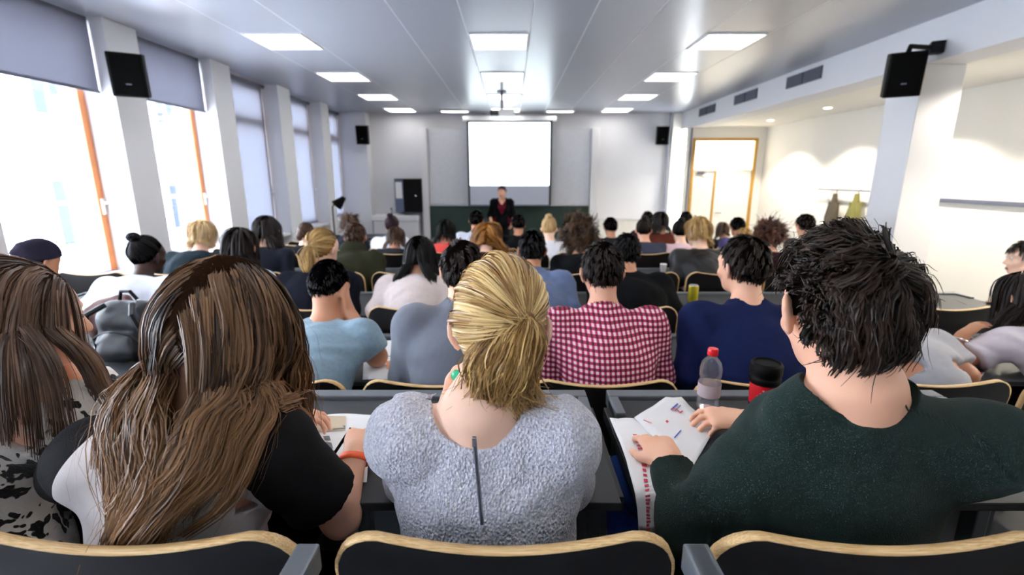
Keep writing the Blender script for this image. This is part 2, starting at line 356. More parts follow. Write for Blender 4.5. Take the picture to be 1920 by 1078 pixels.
c = at(242, 141, 4.55); speaker(c, math.radians(30), math.radians(10), .26, .20, .36, 'black loudspeaker on the nearest white window column', [(0, .02, .05), (-.10, .14, .08), (-.20, .25, .08), (-.25, .25, .08)])
c = at(1694, 140, 4.60); speaker(c, math.radians(-30), math.radians(10), .27, .20, .37, 'black loudspeaker with top bracket on the right column under the beam', [(0, .0, .15), (.02, .0, .235), (.20, .04, .235), (XB-c[0]-.04, .05, .235)])
c = at(680, 253, 11.05); speaker(c, math.radians(8), .1, .26, .22, .40, 'small black loudspeaker at the left end of the front wall', [(0, 0, 0), (0, .12, 0), (0, .16, 0)])
c = at(1242, 254, 11.3); speaker(c, math.radians(-8), .1, .26, .22, .40, 'small black loudspeaker at the right end of the front wall', [(0, 0, 0), (0, .1, 0), (0, .15, 0)])
# board with two rails
YBd = 11.3
def bx(px, y=YBd): return at(px, 330, y)[0]
def bz(py, y=YBd): return at(960, py, y)[2]
bd = empty('sliding_board', (0, YBd, PIT), 'wide sliding board, pale grey panel above a dark green chalkboard', 'board')
def bbox(name, x0, x1, y0, y1, z0, z1, m, par=bd, bev=.004): return B().box(x0, x1, y0-YBd, y1-YBd, z0-PIT, z1-PIT, bev=bev).build(name, m, par)
bbox('upper_panel', bx(804), bx(1106), YBd+.06, YBd+.10, bz(386), bz(240), M['board'])
lp = bbox('chalkboard_panel', bx(804), bx(1106), YBd-.02, YBd+.03, bz(446), bz(386.5), M['green'])
bbox('chalk_ledge', bx(804), bx(1106), YBd-.10, YBd-.02, bz(448), bz(446), M['grey'])
for (p0, p1) in ((791, 803), (1107, 1121)): bbox('board_rail', bx(p0), bx(p1), YBd-.05, YBd+.16, PIT+.02, bz(240), M['wall'], bev=.008)
# projection screen
YS = 11.12
ps = empty('projection_screen', (0, YS, bz(385, YS)), 'projection screen showing a bright blank picture, with thin dark borders', 'screen')
z0 = bz(385, YS)
def sbox(name, p0, p1, q0, q1, y0, y1, m, par=ps): return B().box(bx(p0, YS), bx(p1, YS), y0, y1, bz(q0, YS)-z0, bz(q1, YS)-z0).build(name, m, par)
sbox('screen_cloth', 881, 1030, 384, 226, 0, .012, M['screenw'])
sbox('projected_picture', 881, 1030, 348, 229.5, -.004, -.001, M['lit'])
sbox('screen_border', 877, 881, 384, 226, -.003, .012, M['dgrey']); sbox('screen_border', 1030, 1034, 384, 226, -.003, .012, M['dgrey'])
sbox('screen_border', 877, 1034, 229.5, 226, -.006, .01, M['dgrey']); sbox('bottom_bar', 877, 1034, 386, 384, -.008, .018, M['vent'])
sbox('screen_casing', 870, 1041, 226, 218, -.05, .09, M['white'])
# projector
pc = at(941, 212, 8.6)
pj = empty('projector', tuple(pc), 'white ceiling projector hanging on a dark pole', 'projector')
B().box(-.05, .22, -.16, .16, -.055, .05, bev=.02).build('projector_body', M['white'], pj)
B().box(-.20, -.05, -.13, .13, -.05, .035, bev=.02).build('cable_box', M['dgrey'], pj)
B().cyl((.08, .16, 0), (.08, .2, 0), .04).build('lens', M['dgrey'], pj)
B().cyl((.0, 0, .05), (.0, 0, ZC-pc[2]), .022).build('pole', M['vent'], pj)
B().lathe([(.08, ZC-pc[2]-.02), (.08, ZC-pc[2]-.001)]).build('ceiling_plate', M['vent'], pj)
# equipment cabinet on the front wall
ec = empty('equipment_cabinet', tuple(at(766, 398, 11.2)), 'black wall cabinet with a white sheet on its left door', 'cabinet')
q = at(766, 398, 11.2); wL = at(742, 398, 11.2)[0]-q[0]; wR = at(791, 398, 11.2)[0]-q[0]; hh = at(766, 335, 11.2)[2]-q[2]; wm = at(758, 398, 11.2)[0]-q[0]
B().box(wL, wR, 0, .3, 0, hh, bev=.006).build('cabinet_body', M['black'], ec)
dl = B().box(wL+.01, wm, -.02, 0, .01, hh-.02, bev=.004).build('cabinet_door', mat('slate_blue_door', (84, 96, 122), .4), ec)
B().box(wL+.03, wm-.02, -.024, -.02, hh*.42, hh*.9).build('notice_sheet', M['paper'], dl)
dr = B().box(wm+.006, wR-.01, -.02, 0, .01, hh-.02, bev=.004).build('cabinet_door', M['black'], ec)
B().cyl((wR-.12, -.05, hh*.5), (wR-.12, -.02, hh*.5), .014).build('door_knob', M['chrome'], dr)
# washbasin counter, radiator ledge
wb = empty('wash_counter', (at(752, 420, 11.2)[0], 11.2, PIT), 'white low counter with basin under the black cabinet', 'counter')
x0 = at(700, 410, 11.1)[0]-at(752, 420, 11.2)[0]; x1 = at(783, 410, 11.1)[0]-at(752, 420, 11.2)[0]; zt = at(752, 404, 11.1)[2]-PIT
B().box(x0, x1, -.12, .28, 0, zt-.12, bev=.004).build('counter_body', M['wall'], wb); B().box(x0-.02, x1+.02, -.16, .29, zt-.12, zt, bev=.012).build('counter_top', M['white'], wb)
tp = B(); tp.tube([(-.25, .2, zt), (-.25, .2, zt+.16), (-.25, .08, zt+.16), (-.25, .08, zt+.12)], .012); tp.build('tap', M['chrome'], wb)
B().box(.1, .45, -.05, .1, zt, zt+.03, bev=.006).build('tray', M['dgrey'], wb)
rl = empty('radiator', (at(1190, 420, 11.3)[0], 11.32, PIT), 'long low white radiator on the front wall right of the board', 'radiator')
zr = at(1190, 412, 11.3)[2]-PIT; r0 = at(1124, 412, 11.3)[0]-at(1190, 420, 11.3)[0]; r1 = at(1240, 412, 11.3)[0]-at(1190, 420, 11.3)[0]
B().box(r0, r1, 0, .1, .12, zr, bev=.01).build('radiator_panel', M['door'], rl); B().box(r0, r1, -.02, .12, zr, zr+.02).build('radiator_grille', M['wall'], rl)
for s in (r0+.1, r1-.1): B().box(s-.02, s+.02, .02, .08, 0, .12).build('radiator_foot', M['wall'], rl)
# cable conduits right of the board
for k, px in enumerate((1247, 1275)):
    p = at(px, 330, 11.42); e = empty('cable_conduit', (p[0], 11.33 if k == 0 else 10.88, PIT), ('thin grey cable conduit beside the right front speaker', 'thin grey cable conduit left of the door')[k], 'conduit')
    B().cyl((0, 0, 0), (0, 0, (ZC if k == 0 else ZB)-PIT), .014).build('pipe', M['vent'], e)
    B().box(-.04, .04, -.04, .02, .95, 1.07, bev=.006).build('switch_box', M['vent'], e)
# lecturer's console with desk lamp at the far left
cq = at(690, 420, 9.4)
cs = empty('lectern_console', (cq[0], 9.4, PIT), 'dark console desk near the far left window', 'desk')
B().box(-.42, .42, -.3, .3, .68, .72, bev=.004).build('console_top', M['dgrey'], cs)
for s in (-1, 1): B().box(s*.39-.02, s*.39+.02, -.28, .28, 0, .68).build('console_side', M['dgrey'], cs)
B().box(-.37, .37, .24, .26, .2, .68).build('console_panel', M['dgrey'], cs)
lb = at(624, 396, 9.3)
dk = empty('desk_lamp', (lb[0], 9.3, PIT+.72), 'black angled desk lamp standing at the far left by the windows', 'desk lamp')
h1 = at(624, 384, 9.3)[2]-PIT-.72; h2 = at(640, 372, 9.3); hx = h2[0]-lb[0]
B().lathe([(.1, 0), (.1, .02), (.02, .03)]).build('lamp_base', M['black'], dk, True)
b = B(); b.tube([(0, 0, .02), (0, 0, h1-.04), (.03, 0, h1), (hx-.04, 0, h1+.03)], .014); b.build('lamp_arm', M['black'], dk)
b = B(); b.cyl((hx-.10, 0, h1-.01), (hx+.06, 0, h1+.14), .11, .04); b.build('lamp_shade', M['black'], dk, True)
# coat rail and coats on the corridor wall
def coat(px0, px1, py0, py1, y, m, label):
    X = XR-.10; z = X*FPX/((px0+px1)/2-CX); v = (py0-CY)/FPX; yy = z*(CP-v*SP); zt = EYE-z*(v*CP+SP); v2 = (py1-CY)/FPX; zb = EYE-z*(v2*CP+SP)-.7
    e = empty('coat', (X, yy, zb), label, 'coat'); Hh = zt-zb
    rings = []; n = 18; V = []; Fc = []
    for k in range(9):
        t = k/8; wv = .04+.07*min(1, t*2.2)+.03*t; dp = .03+.05*min(1, t*2)
        for q in range(n):
            a = q*2*math.pi/n; fold = 1+.16*math.sin(a*5+t*2)*min(1, t*1.6)
            V.append((dp*math.cos(a)*fold, wv*math.sin(a)*fold, Hh*(1-t)))
    for k in range(8):
        for q in range(n): Fc.append((k*n+q, k*n+(q+1) % n, (k+1)*n+(q+1) % n, (k+1)*n+q))
    link('coat_body', mesh_np('coat_body', V, Fc, True), m, e)
    b = B()
    for s in (-1, 1): b.tube([(0, s*.07, Hh*.86), (-.02, s*.11, Hh*.6), (0, s*.12, Hh*.3)], [.04, .04, .035])
    b.build('sleeves', m, e, True)
    b = B(); b.tube([(.02, 0, Hh-.02), (.02, 0, Hh+.05), (.06, 0, Hh+.06)], .006); b.build('hanger_loop', M['black'], e)
    return yy, zt
c1 = coat(1556, 1577, 363, 400, 0, mat('brown_grey_wool', (74, 66, 52), .9, noise=.3), 'brown grey coat hanging on the corridor wall rail, left one')
c2 = coat(1597, 1618, 363, 400, 0, mat('olive_wool', (118, 114, 60), .9, noise=.3), 'olive yellow coat hanging on the corridor wall rail, right one')
cr = empty('coat_rail', (XR, (c1[0]+c2[0])/2, c1[1]), 'thin rail carrying two coats on the corridor wall', 'coat rail')
B().box(-.1, -.08, -.75, .75, .05, .075).build('rail', M['vent'], cr)
for s in (-.5, .5): B().box(-.09, 0, s-.015, s+.015, .05, .075).build('rail_bracket', M['vent'], cr)
z = XR*FPX/(1840-CX); v = (379-CY)/FPX
hr = empty('wall_strip', (XR-.001, z*(CP-v*SP), EYE-z*(v*CP+SP)), 'long grey wall strip on the bare right wall', 'wall rail')
B().box(-.03, 0, -.62, 1.0, -.025, .025, bev=.004).build('strip', M['vent'], hr)
z = XR*FPX/(1840-CX); v = (379-CY)/FPX

# ================================================================ seats and desks
W = .58
def chair_meshes():
    n = 22; wd = .525; hgt = .42; r = .07; th = .016
    # outline in (u, h): rounded top corners
    out = []
    for k in range(7): a = math.pi/2*k/6; out.append((wd/2-r+r*math.cos(a), hgt-r+r*math.sin(a)))
    top = [(wd/2-r-(wd-2*r)*k/14, hgt-.018*math.sin(math.pi*k/14)) for k in range(1, 14)]
    left = [(-u, h) for (u, h) in out[::-1]]
    rim = [(wd/2, .0)]+[(wd/2, (hgt-r)*k/4) for k in range(1, 4)]+out+top+left+[(-wd/2, (hgt-r)*k/4) for k in (3, 2, 1)]+[(-wd/2, 0)]
    def pos(u, h, off):                        # curved shell: ends come forward, leans back a little
        return (u, -.045*(h/hgt) + .022*(2*u/wd)**2 + off + .02*(1-h/hgt)**2, h)
    # front and back skins as grids clipped by the rim (fan of strips from rim left to right)
    def skin(off):
        V, Fc = [], []; cols = 25
        for i in range(cols):
            u = -wd/2+wd*i/(cols-1); au = abs(u)
            tp = hgt-.018*max(0, math.cos(math.pi*u/(wd-2*r))) if au < wd/2-r else hgt-r+math.sqrt(max(0, r*r-(au-(wd/2-r))**2))
            for j in range(5): V.append(pos(u, tp*j/4, off))
        for i in range(cols-1):
            for j in range(4): a = i*5+j; Fc.append((a, a+5, a+6, a+1))
        return V, Fc
    V1, F1 = skin(-th/2); V2, F2 = skin(th/2); k = len(V1)
    back = mesh_np('backrest', V1+V2, [f for f in F1]+[(a+k, d+k, c+k, b_+k) for (a, b_, c, d) in F2], True)
    V, Fc = [], []
    for (u, h) in rim:
        e = .0008; s = (1+e*4/wd)
        V += [pos(u*s, h+e, -th/2-.0006), pos(u*s, h+e, th/2+.0006)]
    for i in range(len(rim)-1): Fc.append((2*i, 2*i+1, 2*i+3, 2*i+2))
    # small inner lip so that the edge has depth
    for i, (u, h) in enumerate(rim):
        V += [pos(u*(1-.012), h-.003, -th/2-.0006), pos(u*(1-.012), h-.003, th/2+.0006)]
    o = 2*len(rim)
    for i in range(len(rim)-1): Fc.append((2*i, 2*i+2, o+2*i+2, o+2*i)); Fc.append((2*i+1, o+2*i+1, o+2*i+3, 2*i+3))
    edge = mesh_np('edge_band', V, Fc, True)
    # seat pan with front roll
    V, Fc = [], []
    prof = [(0.04, .03), (.12, .012), (.25, .004), (.36, .012), (.40, .004), (.415, -.012), (.40, -.022), (.36, -.012), (.25, -.016), (.12, -.008), (.04, .012)]
    for s in (-1, 1):
        for (y, z) in prof: V.append((s*.24, y, z))
    n_ = len(prof); Fc = [(i, (i+1) % n_, n_+(i+1) % n_, n_+i) for i in range(n_)]
    seat = mesh_np('seat', V, Fc, True)
    b = B(); b.box(-.024, .024, .0, .05, 0, .62, bev=.004); b.box(-.03, .03, -.2, .22, 0, .03, bev=.004); post = b.mesh('support_post')
    b = B(); b.box(-.0175, .0175, -.30, -.005, -.045, 0, bev=.004); arm = b.mesh('desk_arm')
    b = B()
    for s in (-1, 1): b.tube([(s*.20, -.012, .02), (s*.20, -.035, .03), (s*.20, -.05, .17), (s*.215, -.05, .20), (s*.25, -.04, .215), (s*.265, -.02, .20), (s*.272, .0, .05)], .0055, 6)
    wire = b.mesh('wire_bracket', True)
    b = B(); b.box(-.235, .235, .03, .07, -.03, -.005, bev=.003); bar = b.mesh('seat_bar')
    return back, edge, seat, post, arm, wire, bar
CB = chair_meshes()
rown = {1: 'nearest row', 2: 'second row', 3: 'third row', 4: 'fourth row', 5: 'fifth row', 6: 'sixth row', 7: 'seventh row', 8: 'front row'}
ordn = ['first', 'second', 'third', 'fourth', 'fifth', 'sixth', 'seventh', 'eighth', 'ninth', 'tenth', 'eleventh', 'twelfth']
SEATX = {}
for r, (d, fz, g) in ROWS.items():
    xs = [g+W*k+W/2 for k in range(-8, 8)]
    lo, hi = (-1.8, 1.6) if r == 1 else (-3.2, 3.0)
    xs = [x for x in xs if lo < x < hi]; SEATX[r] = xs
    for i, x in enumerate(xs):
        e = empty('lecture_chair', (x, d, fz), 'black lecture chair with pale wood edge, %s from the windows in the %s' % (ordn[i], rown[r]), 'chair', 'lecture chairs in the %s' % rown[r])
        o = link('backrest', CB[0], M['ply_black'], e); o.location = (0, .03, .43)
        o = link('edge_band', CB[1], M['wood'], e); o.location = (0, .03, .43)
        o = link('seat', CB[2], M['ply_black'], e); o.location = (0, .03, .425)
        o = link('seat_bar', CB[6], M['dgrey'], e); o.location = (0, .03, .425)
        o = link('support_post', CB[3], M['dgrey'], e); o.location = (-W/2, .0, 0)
        if i == len(xs)-1: o = link('support_post', CB[3], M['dgrey'], e); o.location = (W/2, 0, 0)
        if r == 1:
            o = link('wire_bracket', CB[5], M['chrome'], e); o.location = (0, -.0, .56)
            o = link('desk_arm', CB[4], M['grey'], e); o.location = ((-W/2-.002) if x > 0 else W/2-.005, -.0, .838)
DESK = {}
for r, (d, fz, g) in ROWS.items():
    if r == 8: continue
    d2 = ROWS[r+1][0]; y0, y1 = d+.305, d2-.055; zt = .828 if r == 1 else (fz+.705 if r < 6 else fz+.70); DESK[r] = (y0, y1, zt)
    gaps = [x-W/2 for x in SEATX[r]]+[SEATX[r][-1]+W/2]
    cuts = [gaps[0]]+[x for x in gaps[1:-1] if abs((x-g)/(4*W)-round((x-g)/(4*W))) < .01]+[gaps[-1]]
    for k in range(len(cuts)-1):
        x0, x1 = cuts[k]+.035, cuts[k+1]-.035; xc = (x0+x1)/2
        e = empty('lecture_desk', (xc, y0, fz), 'dark grey desk section with steel rail before the %s, %s from the windows' % (rown[r], ordn[k]), 'desk', 'lecture desks')
        hw = (x1-x0)/2; L = y1-y0; zz = zt-fz
        B().box(-hw, hw, 0, L-.05, zz-.022, zz, bev=.004).build('desk_top', M['desk'], e)
        B().box(-hw, hw, L-.048, L, zz-.04, zz+.012, bev=.005).build('back_rail', M['grey'], e)
        for s in (-1, 1):
            B().box(s*hw-(.03 if s > 0 else 0), s*hw+(0 if s > 0 else .03), L-.16, L-.049, zz-.001, zz+.011, bev=.003).build('end_cap', M['grey'], e)
            B().box(s*hw-.02, s*hw+.02, L*.55, L*.55+.05, ROWS[r+1][1]-fz if y0+L*.55 > d2-.1 else 0, zz-.022, bev=.004).build('leg', M['dgrey'], e)
            B().box(s*hw-.018, s*hw+.018, .05, L-.06, zz-.06, zz-.022, bev=.003).build('bracket', M['dgrey'], e)
# ================================================================ smooth solid modelling (signed distance fields -> one closed surface)
A3 = lambda *p: np.array(p, np.float32)
def nrm(v): v = np.asarray(v, float); return v/max(1e-9, np.linalg.norm(v))
TMP = bpy.data.scenes.new('workbench')                     # scratch scene for thinning meshes, removed at the end
class Field:
    def __init__(s, lo, hi, r):
        s.lo = np.asarray(lo, np.float32); s.r = r; s.n = np.ceil((np.asarray(hi)-s.lo)/r).astype(int)+1
        s.f = np.full(s.n, .5, np.float32)
    def blk(s, lo, hi):
        a = np.maximum(0, np.floor((np.asarray(lo)-s.lo)/s.r).astype(int)); b = np.minimum(s.n, np.ceil((np.asarray(hi)-s.lo)/s.r).astype(int)+1)
        if np.any(b <= a): return None
        sl = tuple(slice(a[i], b[i]) for i in range(3))
        g = [s.lo[i]+s.r*np.arange(a[i], b[i], dtype=np.float32) for i in range(3)]
        return sl, g[0][:, None, None], g[1][None, :, None], g[2][None, None, :]
    def op(s, d, sl, k, mode):
        f = s.f[sl]
        if mode == 'sub': f = -f
        if mode == 'and': f = -f; d = -d
        if k > 0:
            h = np.maximum(k-np.abs(f-d), 0)/k; o = np.minimum(f, d)-h*h*k*.25
        else: o = np.minimum(f, d)
        s.f[sl] = o if mode == 'add' else -o
    def ell(s, c, rad, k=.02, R=None, mode='add'):
        rad = np.asarray(rad, np.float32)*np.ones(3, np.float32); m = rad.max()+k+3*s.r
        q = s.blk(np.asarray(c)-m, np.asarray(c)+m)
        if q is None: return s
        sl, x, y, z = q; x = x-c[0]; y = y-c[1]; z = z-c[2]
        if R is not None:
            R = np.asarray(R, np.float32); x, y, z = (R[0, i]*x+R[1, i]*y+R[2, i]*z for i in range(3))
        x = x/rad[0]; y = y/rad[1]; z = z/rad[2]
        k0 = np.sqrt(x*x+y*y+z*z)+1e-6; k1 = np.sqrt((x/rad[0])**2+(y/rad[1])**2+(z/rad[2])**2)+1e-6
        s.op(k0*(k0-1)/k1, sl, k, mode); return s
    def cone(s, a, b, ra, rb, k=.02, flat=None, mode='add'):
        a = np.asarray(a, np.float32); b = np.asarray(b, np.float32); m = max(ra, rb)+k+3*s.r
        q = s.blk(np.minimum(a, b)-m, np.maximum(a, b)+m)
        if q is None: return s
        sl, x, y, z = q; x = x-a[0]; y = y-a[1]; z = z-a[2]; u = b-a
        if flat is not None:
            n, f = nrm(flat[0]).astype(np.float32), flat[1]; e = (1/f-1)
            t = (x*n[0]+y*n[1]+z*n[2])*e; x = x+t*n[0]; y = y+t*n[1]; z = z+t*n[2]; u = u+n*(u@n)*e
        L = float(u@u)+1e-9; t = np.clip((x*u[0]+y*u[1]+z*u[2])/L, 0, 1)
        dx = x-t*u[0]; dy = y-t*u[1]; dz = z-t*u[2]
        d = np.sqrt(dx*dx+dy*dy+dz*dz)-(ra+(rb-ra)*t)
        if flat is not None: d = d*max(.6, flat[1])
        s.op(d, sl, k, mode); return s
    def cut(s, p, n, lo=None, hi=None):                 # remove the side the normal points to (optionally inside a box only)
        q = s.blk(s.lo if lo is None else lo, s.lo+s.r*s.n if hi is None else hi)
        if q is None: return s
        sl, x, y, z = q; n = nrm(n); d = (x-p[0])*n[0]+(y-p[1])*n[1]+(z-p[2])*n[2]
        s.f[sl] = np.maximum(s.f[sl], d.astype(np.float32)); return s
    def mesh(s, name, base=(0, 0, 0), wob=0, wf=9., seed=0, dec=.32):
        f = s.f; f[0] = f[-1] = .5; f[:, 0] = f[:, -1] = .5; f[:, :, 0] = f[:, :, -1] = .5
        ng = f < 0; n = s.n
        c8 = [(i, j, k) for i in (0, 1) for j in (0, 1) for k in (0, 1)]
        cnt = np.zeros(n-1, np.uint8)
        for (i, j, k) in c8: cnt += ng[i:n[0]-1+i, j:n[1]-1+j, k:n[2]-1+k]
        act = (cnt > 0) & (cnt < 8); I, J, K = np.nonzero(act); N = len(I)
        if N == 0: return mesh_np(name, np.zeros((3, 3)), np.array([[0, 1, 2]]))
        idx = np.full(n-1, -1, np.int32); idx[I, J, K] = np.arange(N, dtype=np.int32)
        val = {c: f[I+c[0], J+c[1], K+c[2]] for c in c8}
        acc = np.zeros((N, 3), np.float32); w_ = np.zeros(N, np.float32)
        for c in c8:
            for ax in range(3):
                if c[ax]: continue
                e = list(c); e[ax] = 1; e = tuple(e); a, b_ = val[c], val[e]; m = (a < 0) != (b_ < 0)
                t = np.where(m, a/np.where(m, a-b_, 1), 0)
                for q in range(3): acc[:, q] += m*(c[q]+(t if q == ax else 0))
                w_ += m
        P = s.lo+s.r*(np.stack([I, J, K], 1)+acc/w_[:, None])
        Fs = []
        for ax in range(3):
            a, b_ = [q for q in range(3) if q != ax]
            s0 = [slice(1, n[q]-1) for q in range(3)]; s0[ax] = slice(0, n[ax]-1); s1 = list(s0); s1[ax] = slice(1, n[ax])
            x0, x1 = ng[tuple(s0)], ng[tuple(s1)]; e = np.nonzero(x0 != x1); flip = x0[e]
            g = [e[q].astype(np.int32)+(0 if q == ax else 1) for q in range(3)]
            def at_(da, db): h = list(g); h[a] = g[a]-da; h[b_] = g[b_]-db; return idx[h[0], h[1], h[2]]
            q = np.stack([at_(1, 1), at_(0, 1), at_(0, 0), at_(1, 0)], 1)
            if ax == 1: flip = ~flip
            q[~flip] = q[~flip][:, ::-1]; Fs.append(q)
        Fc = np.concatenate(Fs); Fc = Fc[(Fc >= 0).all(1)]
        P = P-np.asarray(base, np.float32)
        for _ in range(2):                                # light relaxation
            sm = np.zeros_like(P); ct = np.zeros(N, np.float32)
            for q in range(4):
                np.add.at(sm, Fc[:, q], P[Fc[:, (q+1) % 4]]) if False else None
            for q in range(4):
                for ax in range(3): sm[:, ax] += np.bincount(Fc[:, q], P[Fc[:, (q+1) % 4], ax], N)+np.bincount(Fc[:, q], P[Fc[:, (q+3) % 4], ax], N)
                ct += 2*np.bincount(Fc[:, q], minlength=N)
            P = (P*.5+.5*sm/np.maximum(ct, 1)[:, None]).astype(np.float32)
        if wob:
            a_, b2, c2, d2 = (P[Fc[:, i]] for i in range(4)); fn = np.cross(c2-a_, d2-b2); vn = np.zeros_like(P)
            for q in range(4):
                for ax in range(3): vn[:, ax] += np.bincount(Fc[:, q], fn[:, ax], N)
            vn /= np.linalg.norm(vn, axis=1, keepdims=True)+1e-9
            P = P+vn*(wob*folds(P, wf, seed))[:, None]
        me = mesh_np(name, P, Fc, True)
        if dec < 1 and N > 1500:
            ob = bpy.data.objects.new('tmp', me); TMP.collection.objects.link(ob); md = ob.modifiers.new('d', 'DECIMATE'); md.ratio = dec
            with bpy.context.temp_override(scene=TMP, view_layer=TMP.view_layers[0]): dg = bpy.context.evaluated_depsgraph_get(); m2 = bpy.data.meshes.new_from_object(ob.evaluated_get(dg))
            bpy.data.objects.remove(ob); bpy.data.meshes.remove(me); me = m2; me.name = name
# bpy.data.objects.remove(ob); bpy.data.meshes.remove(me); me = m2; me.name = name
        return me
def folds(P, fq, seed):                                   # cloth creases: a few warped directional waves
    r = np.random.default_rng(seed); o = np.zeros(len(P))
    w1 = np.sin(P@r.normal(size=3)*fq*.7+r.uniform(0, 6))+np.sin(P@r.normal(size=3)*fq*.5+r.uniform(0, 6))
    for i in range(5):
        dv = r.normal(size=3); dv /= np.linalg.norm(dv); o += np.sin(P@dv*fq*(1.0+.7*i)+1.6*w1+r.uniform(0, 6))/(1+.5*i)
    return np.clip(o*.5, -1.2, 1.2)
def rotm(yaw=0, pitch=0, roll=0):                         # head frame: yaw to the left +, pitch nod down +, roll to the right +
    return np.array(Matrix.Rotation(math.radians(yaw), 3, 'Z') @ Matrix.Rotation(math.radians(-pitch), 3, 'X') @ Matrix.Rotation(math.radians(roll), 3, 'Y'))

# ---------------------------------------------------------------- the human figure
class J: pass
def seat_pose(x, d, fz, lean=20, hx=0, H=1., sw=.185, hyaw=0, hpitch=10, hroll=0, twist=0, armL=None, armR=None, desk=None, bend=.35, shift=0):
    j = J(); j.H = H; ln = math.radians(lean); s = H
    j.pel = np.array([x, d+.16, fz+.53]); j.sw = sw*s
    L1, L2 = .26*s, .25*s
    j.waist = j.pel+np.array([hx*.15+shift*.3, L1*math.sin(ln*.6), L1*math.cos(ln*.6)])
    j.neck = j.waist+np.array([hx*.5+shift*.7, L2*math.sin(ln*(1+bend)), L2*math.cos(ln*(1+bend))])
    tw = math.radians(twist); j.tr = np.array([math.cos(tw), math.sin(tw), 0]); j.tu = nrm(j.neck-j.waist); j.tf = np.cross(j.tu, j.tr); j.tf = nrm(j.tf)
    j.tf = nrm(np.cross(j.tu, j.tr))
    if j.tf[1] < 0: j.tf = -j.tf
    j.R = rotm(hyaw, hpitch, hroll)
    j.head = j.neck+np.array([hx*.5, .05*s+.06*s*math.sin(ln), .155*s]); j.hs = s
    j.sh = {-1: j.neck-j.tr*j.sw-j.tu*.055*s, 1: j.neck+j.tr*j.sw-j.tu*.055*s}
    dk = desk if desk is not None else (d+.45, fz+.72)
    j.el, j.wr, j.hd, j.hn = {}, {}, {}, {}
    for sd, arm in ((-1, armL), (1, armR)):
        if arm is None or arm == 'desk':
            w_ = np.array([x+sd*.10+hx*.6, dk[0]+.12, dk[1]+.035]); e = np.array([x+sd*(sw+.045)*H, dk[0]-.10, max(dk[1]+.03, j.sh[sd][2]-.27)]); hd = (-sd*.5, .85, -.05); hn = (0, 0, -1)
        elif arm == 'cheek':
            w_ = j.head+j.R@np.array([sd*.085, .035, -.10]); e = np.array([j.sh[sd][0]+sd*.05, dk[0]+.06, dk[1]+.05]); hd = (-sd*.1, .1, 1); hn = (-sd, -.1, 0)
        elif arm == 'down':
            e = j.sh[sd]+np.array([sd*.06, .05, -.27]); w_ = e+np.array([-sd*.05, .2, -.10]); hd = (-sd*.3, .9, -.3); hn = (0, 0, -1)
        else: e, w_, hd, hn = arm; e = np.asarray(e, float); w_ = np.asarray(w_, float)
        j.el[sd], j.wr[sd], j.hd[sd], j.hn[sd] = e, w_, np.asarray(hd, float), np.asarray(hn, float)
    j.hip = {s_: j.pel+np.array([s_*.085, .03, -.01]) for s_ in (-1, 1)}; j.knee = {s_: j.pel+np.array([s_*.13, .40, 0]) for s_ in (-1, 1)}
    j.ank = {s_: np.array([j.pel[0]+s_*.13, j.pel[1]+.42, fz+.09]) for s_ in (-1, 1)}
    j.fz = fz; return j
def torso(F, j, o, male=True, k=.05, boxy=0):
    s = j.H; cw = (.150 if male else .130)*s
    F.cone(j.pel-j.tr*.07*s, j.pel+j.tr*.07*s, .115*s+o, .115*s+o, k, (j.tf, .85))
    F.cone(j.pel, j.waist, (.145 if male else .135)*s+o, (.140 if male else .118)*s+o, k, (j.tf, .72))
    ch = j.neck-j.tu*(cw+o+(.045 if male else .015))
    F.cone(j.waist, ch, (.138 if male else .115)*s+o, cw+o, k, (j.tf, .70))
    for sd in (-1, 1):
        F.cone(ch+j.tr*sd*.05*s, j.sh[sd]-j.tu*.03*s, .085*s+o, .055*s+o, .045, (j.tf, .8))
        F.cone(j.neck-j.tu*.062*s-j.tf*.005, j.sh[sd], .046*s+o, .050*s+o, .035)
    for sd in (-1, 1): F.cone(j.neck+j.tu*.02+j.tr*sd*.018, j.neck-j.tu*.062*s+j.tr*sd*.09*s, .034*s+o, .036*s+o, .02)
    if boxy: F.cone(ch, j.pel, (.135 if male else .125)*s+boxy, .135*s+boxy, k, (j.tf, .74))
def arm(F, j, sd, o, o2=None, t0=0, t1=2, k=.03, male=True, loose=0):
    s = j.H; a, e, w_ = j.sh[sd], j.el[sd], j.wr[sd]; f = 1 if male else .86
    if t1 <= 1:
        p = a+(e-a)*t1; F.cone(a, p, .056*s*f+o, .045*s*f+o+loose, k); return p, nrm(e-a)
    F.cone(a, e, .056*s*f+o, .041*s*f+o, k)
    p = e+(w_-e)*(t1-1); F.cone(e, p, .043*s*f+o, (.028*s*f if t1 >= 1.9 else .036*s*f)+o+loose, k); return p, nrm(w_-e)
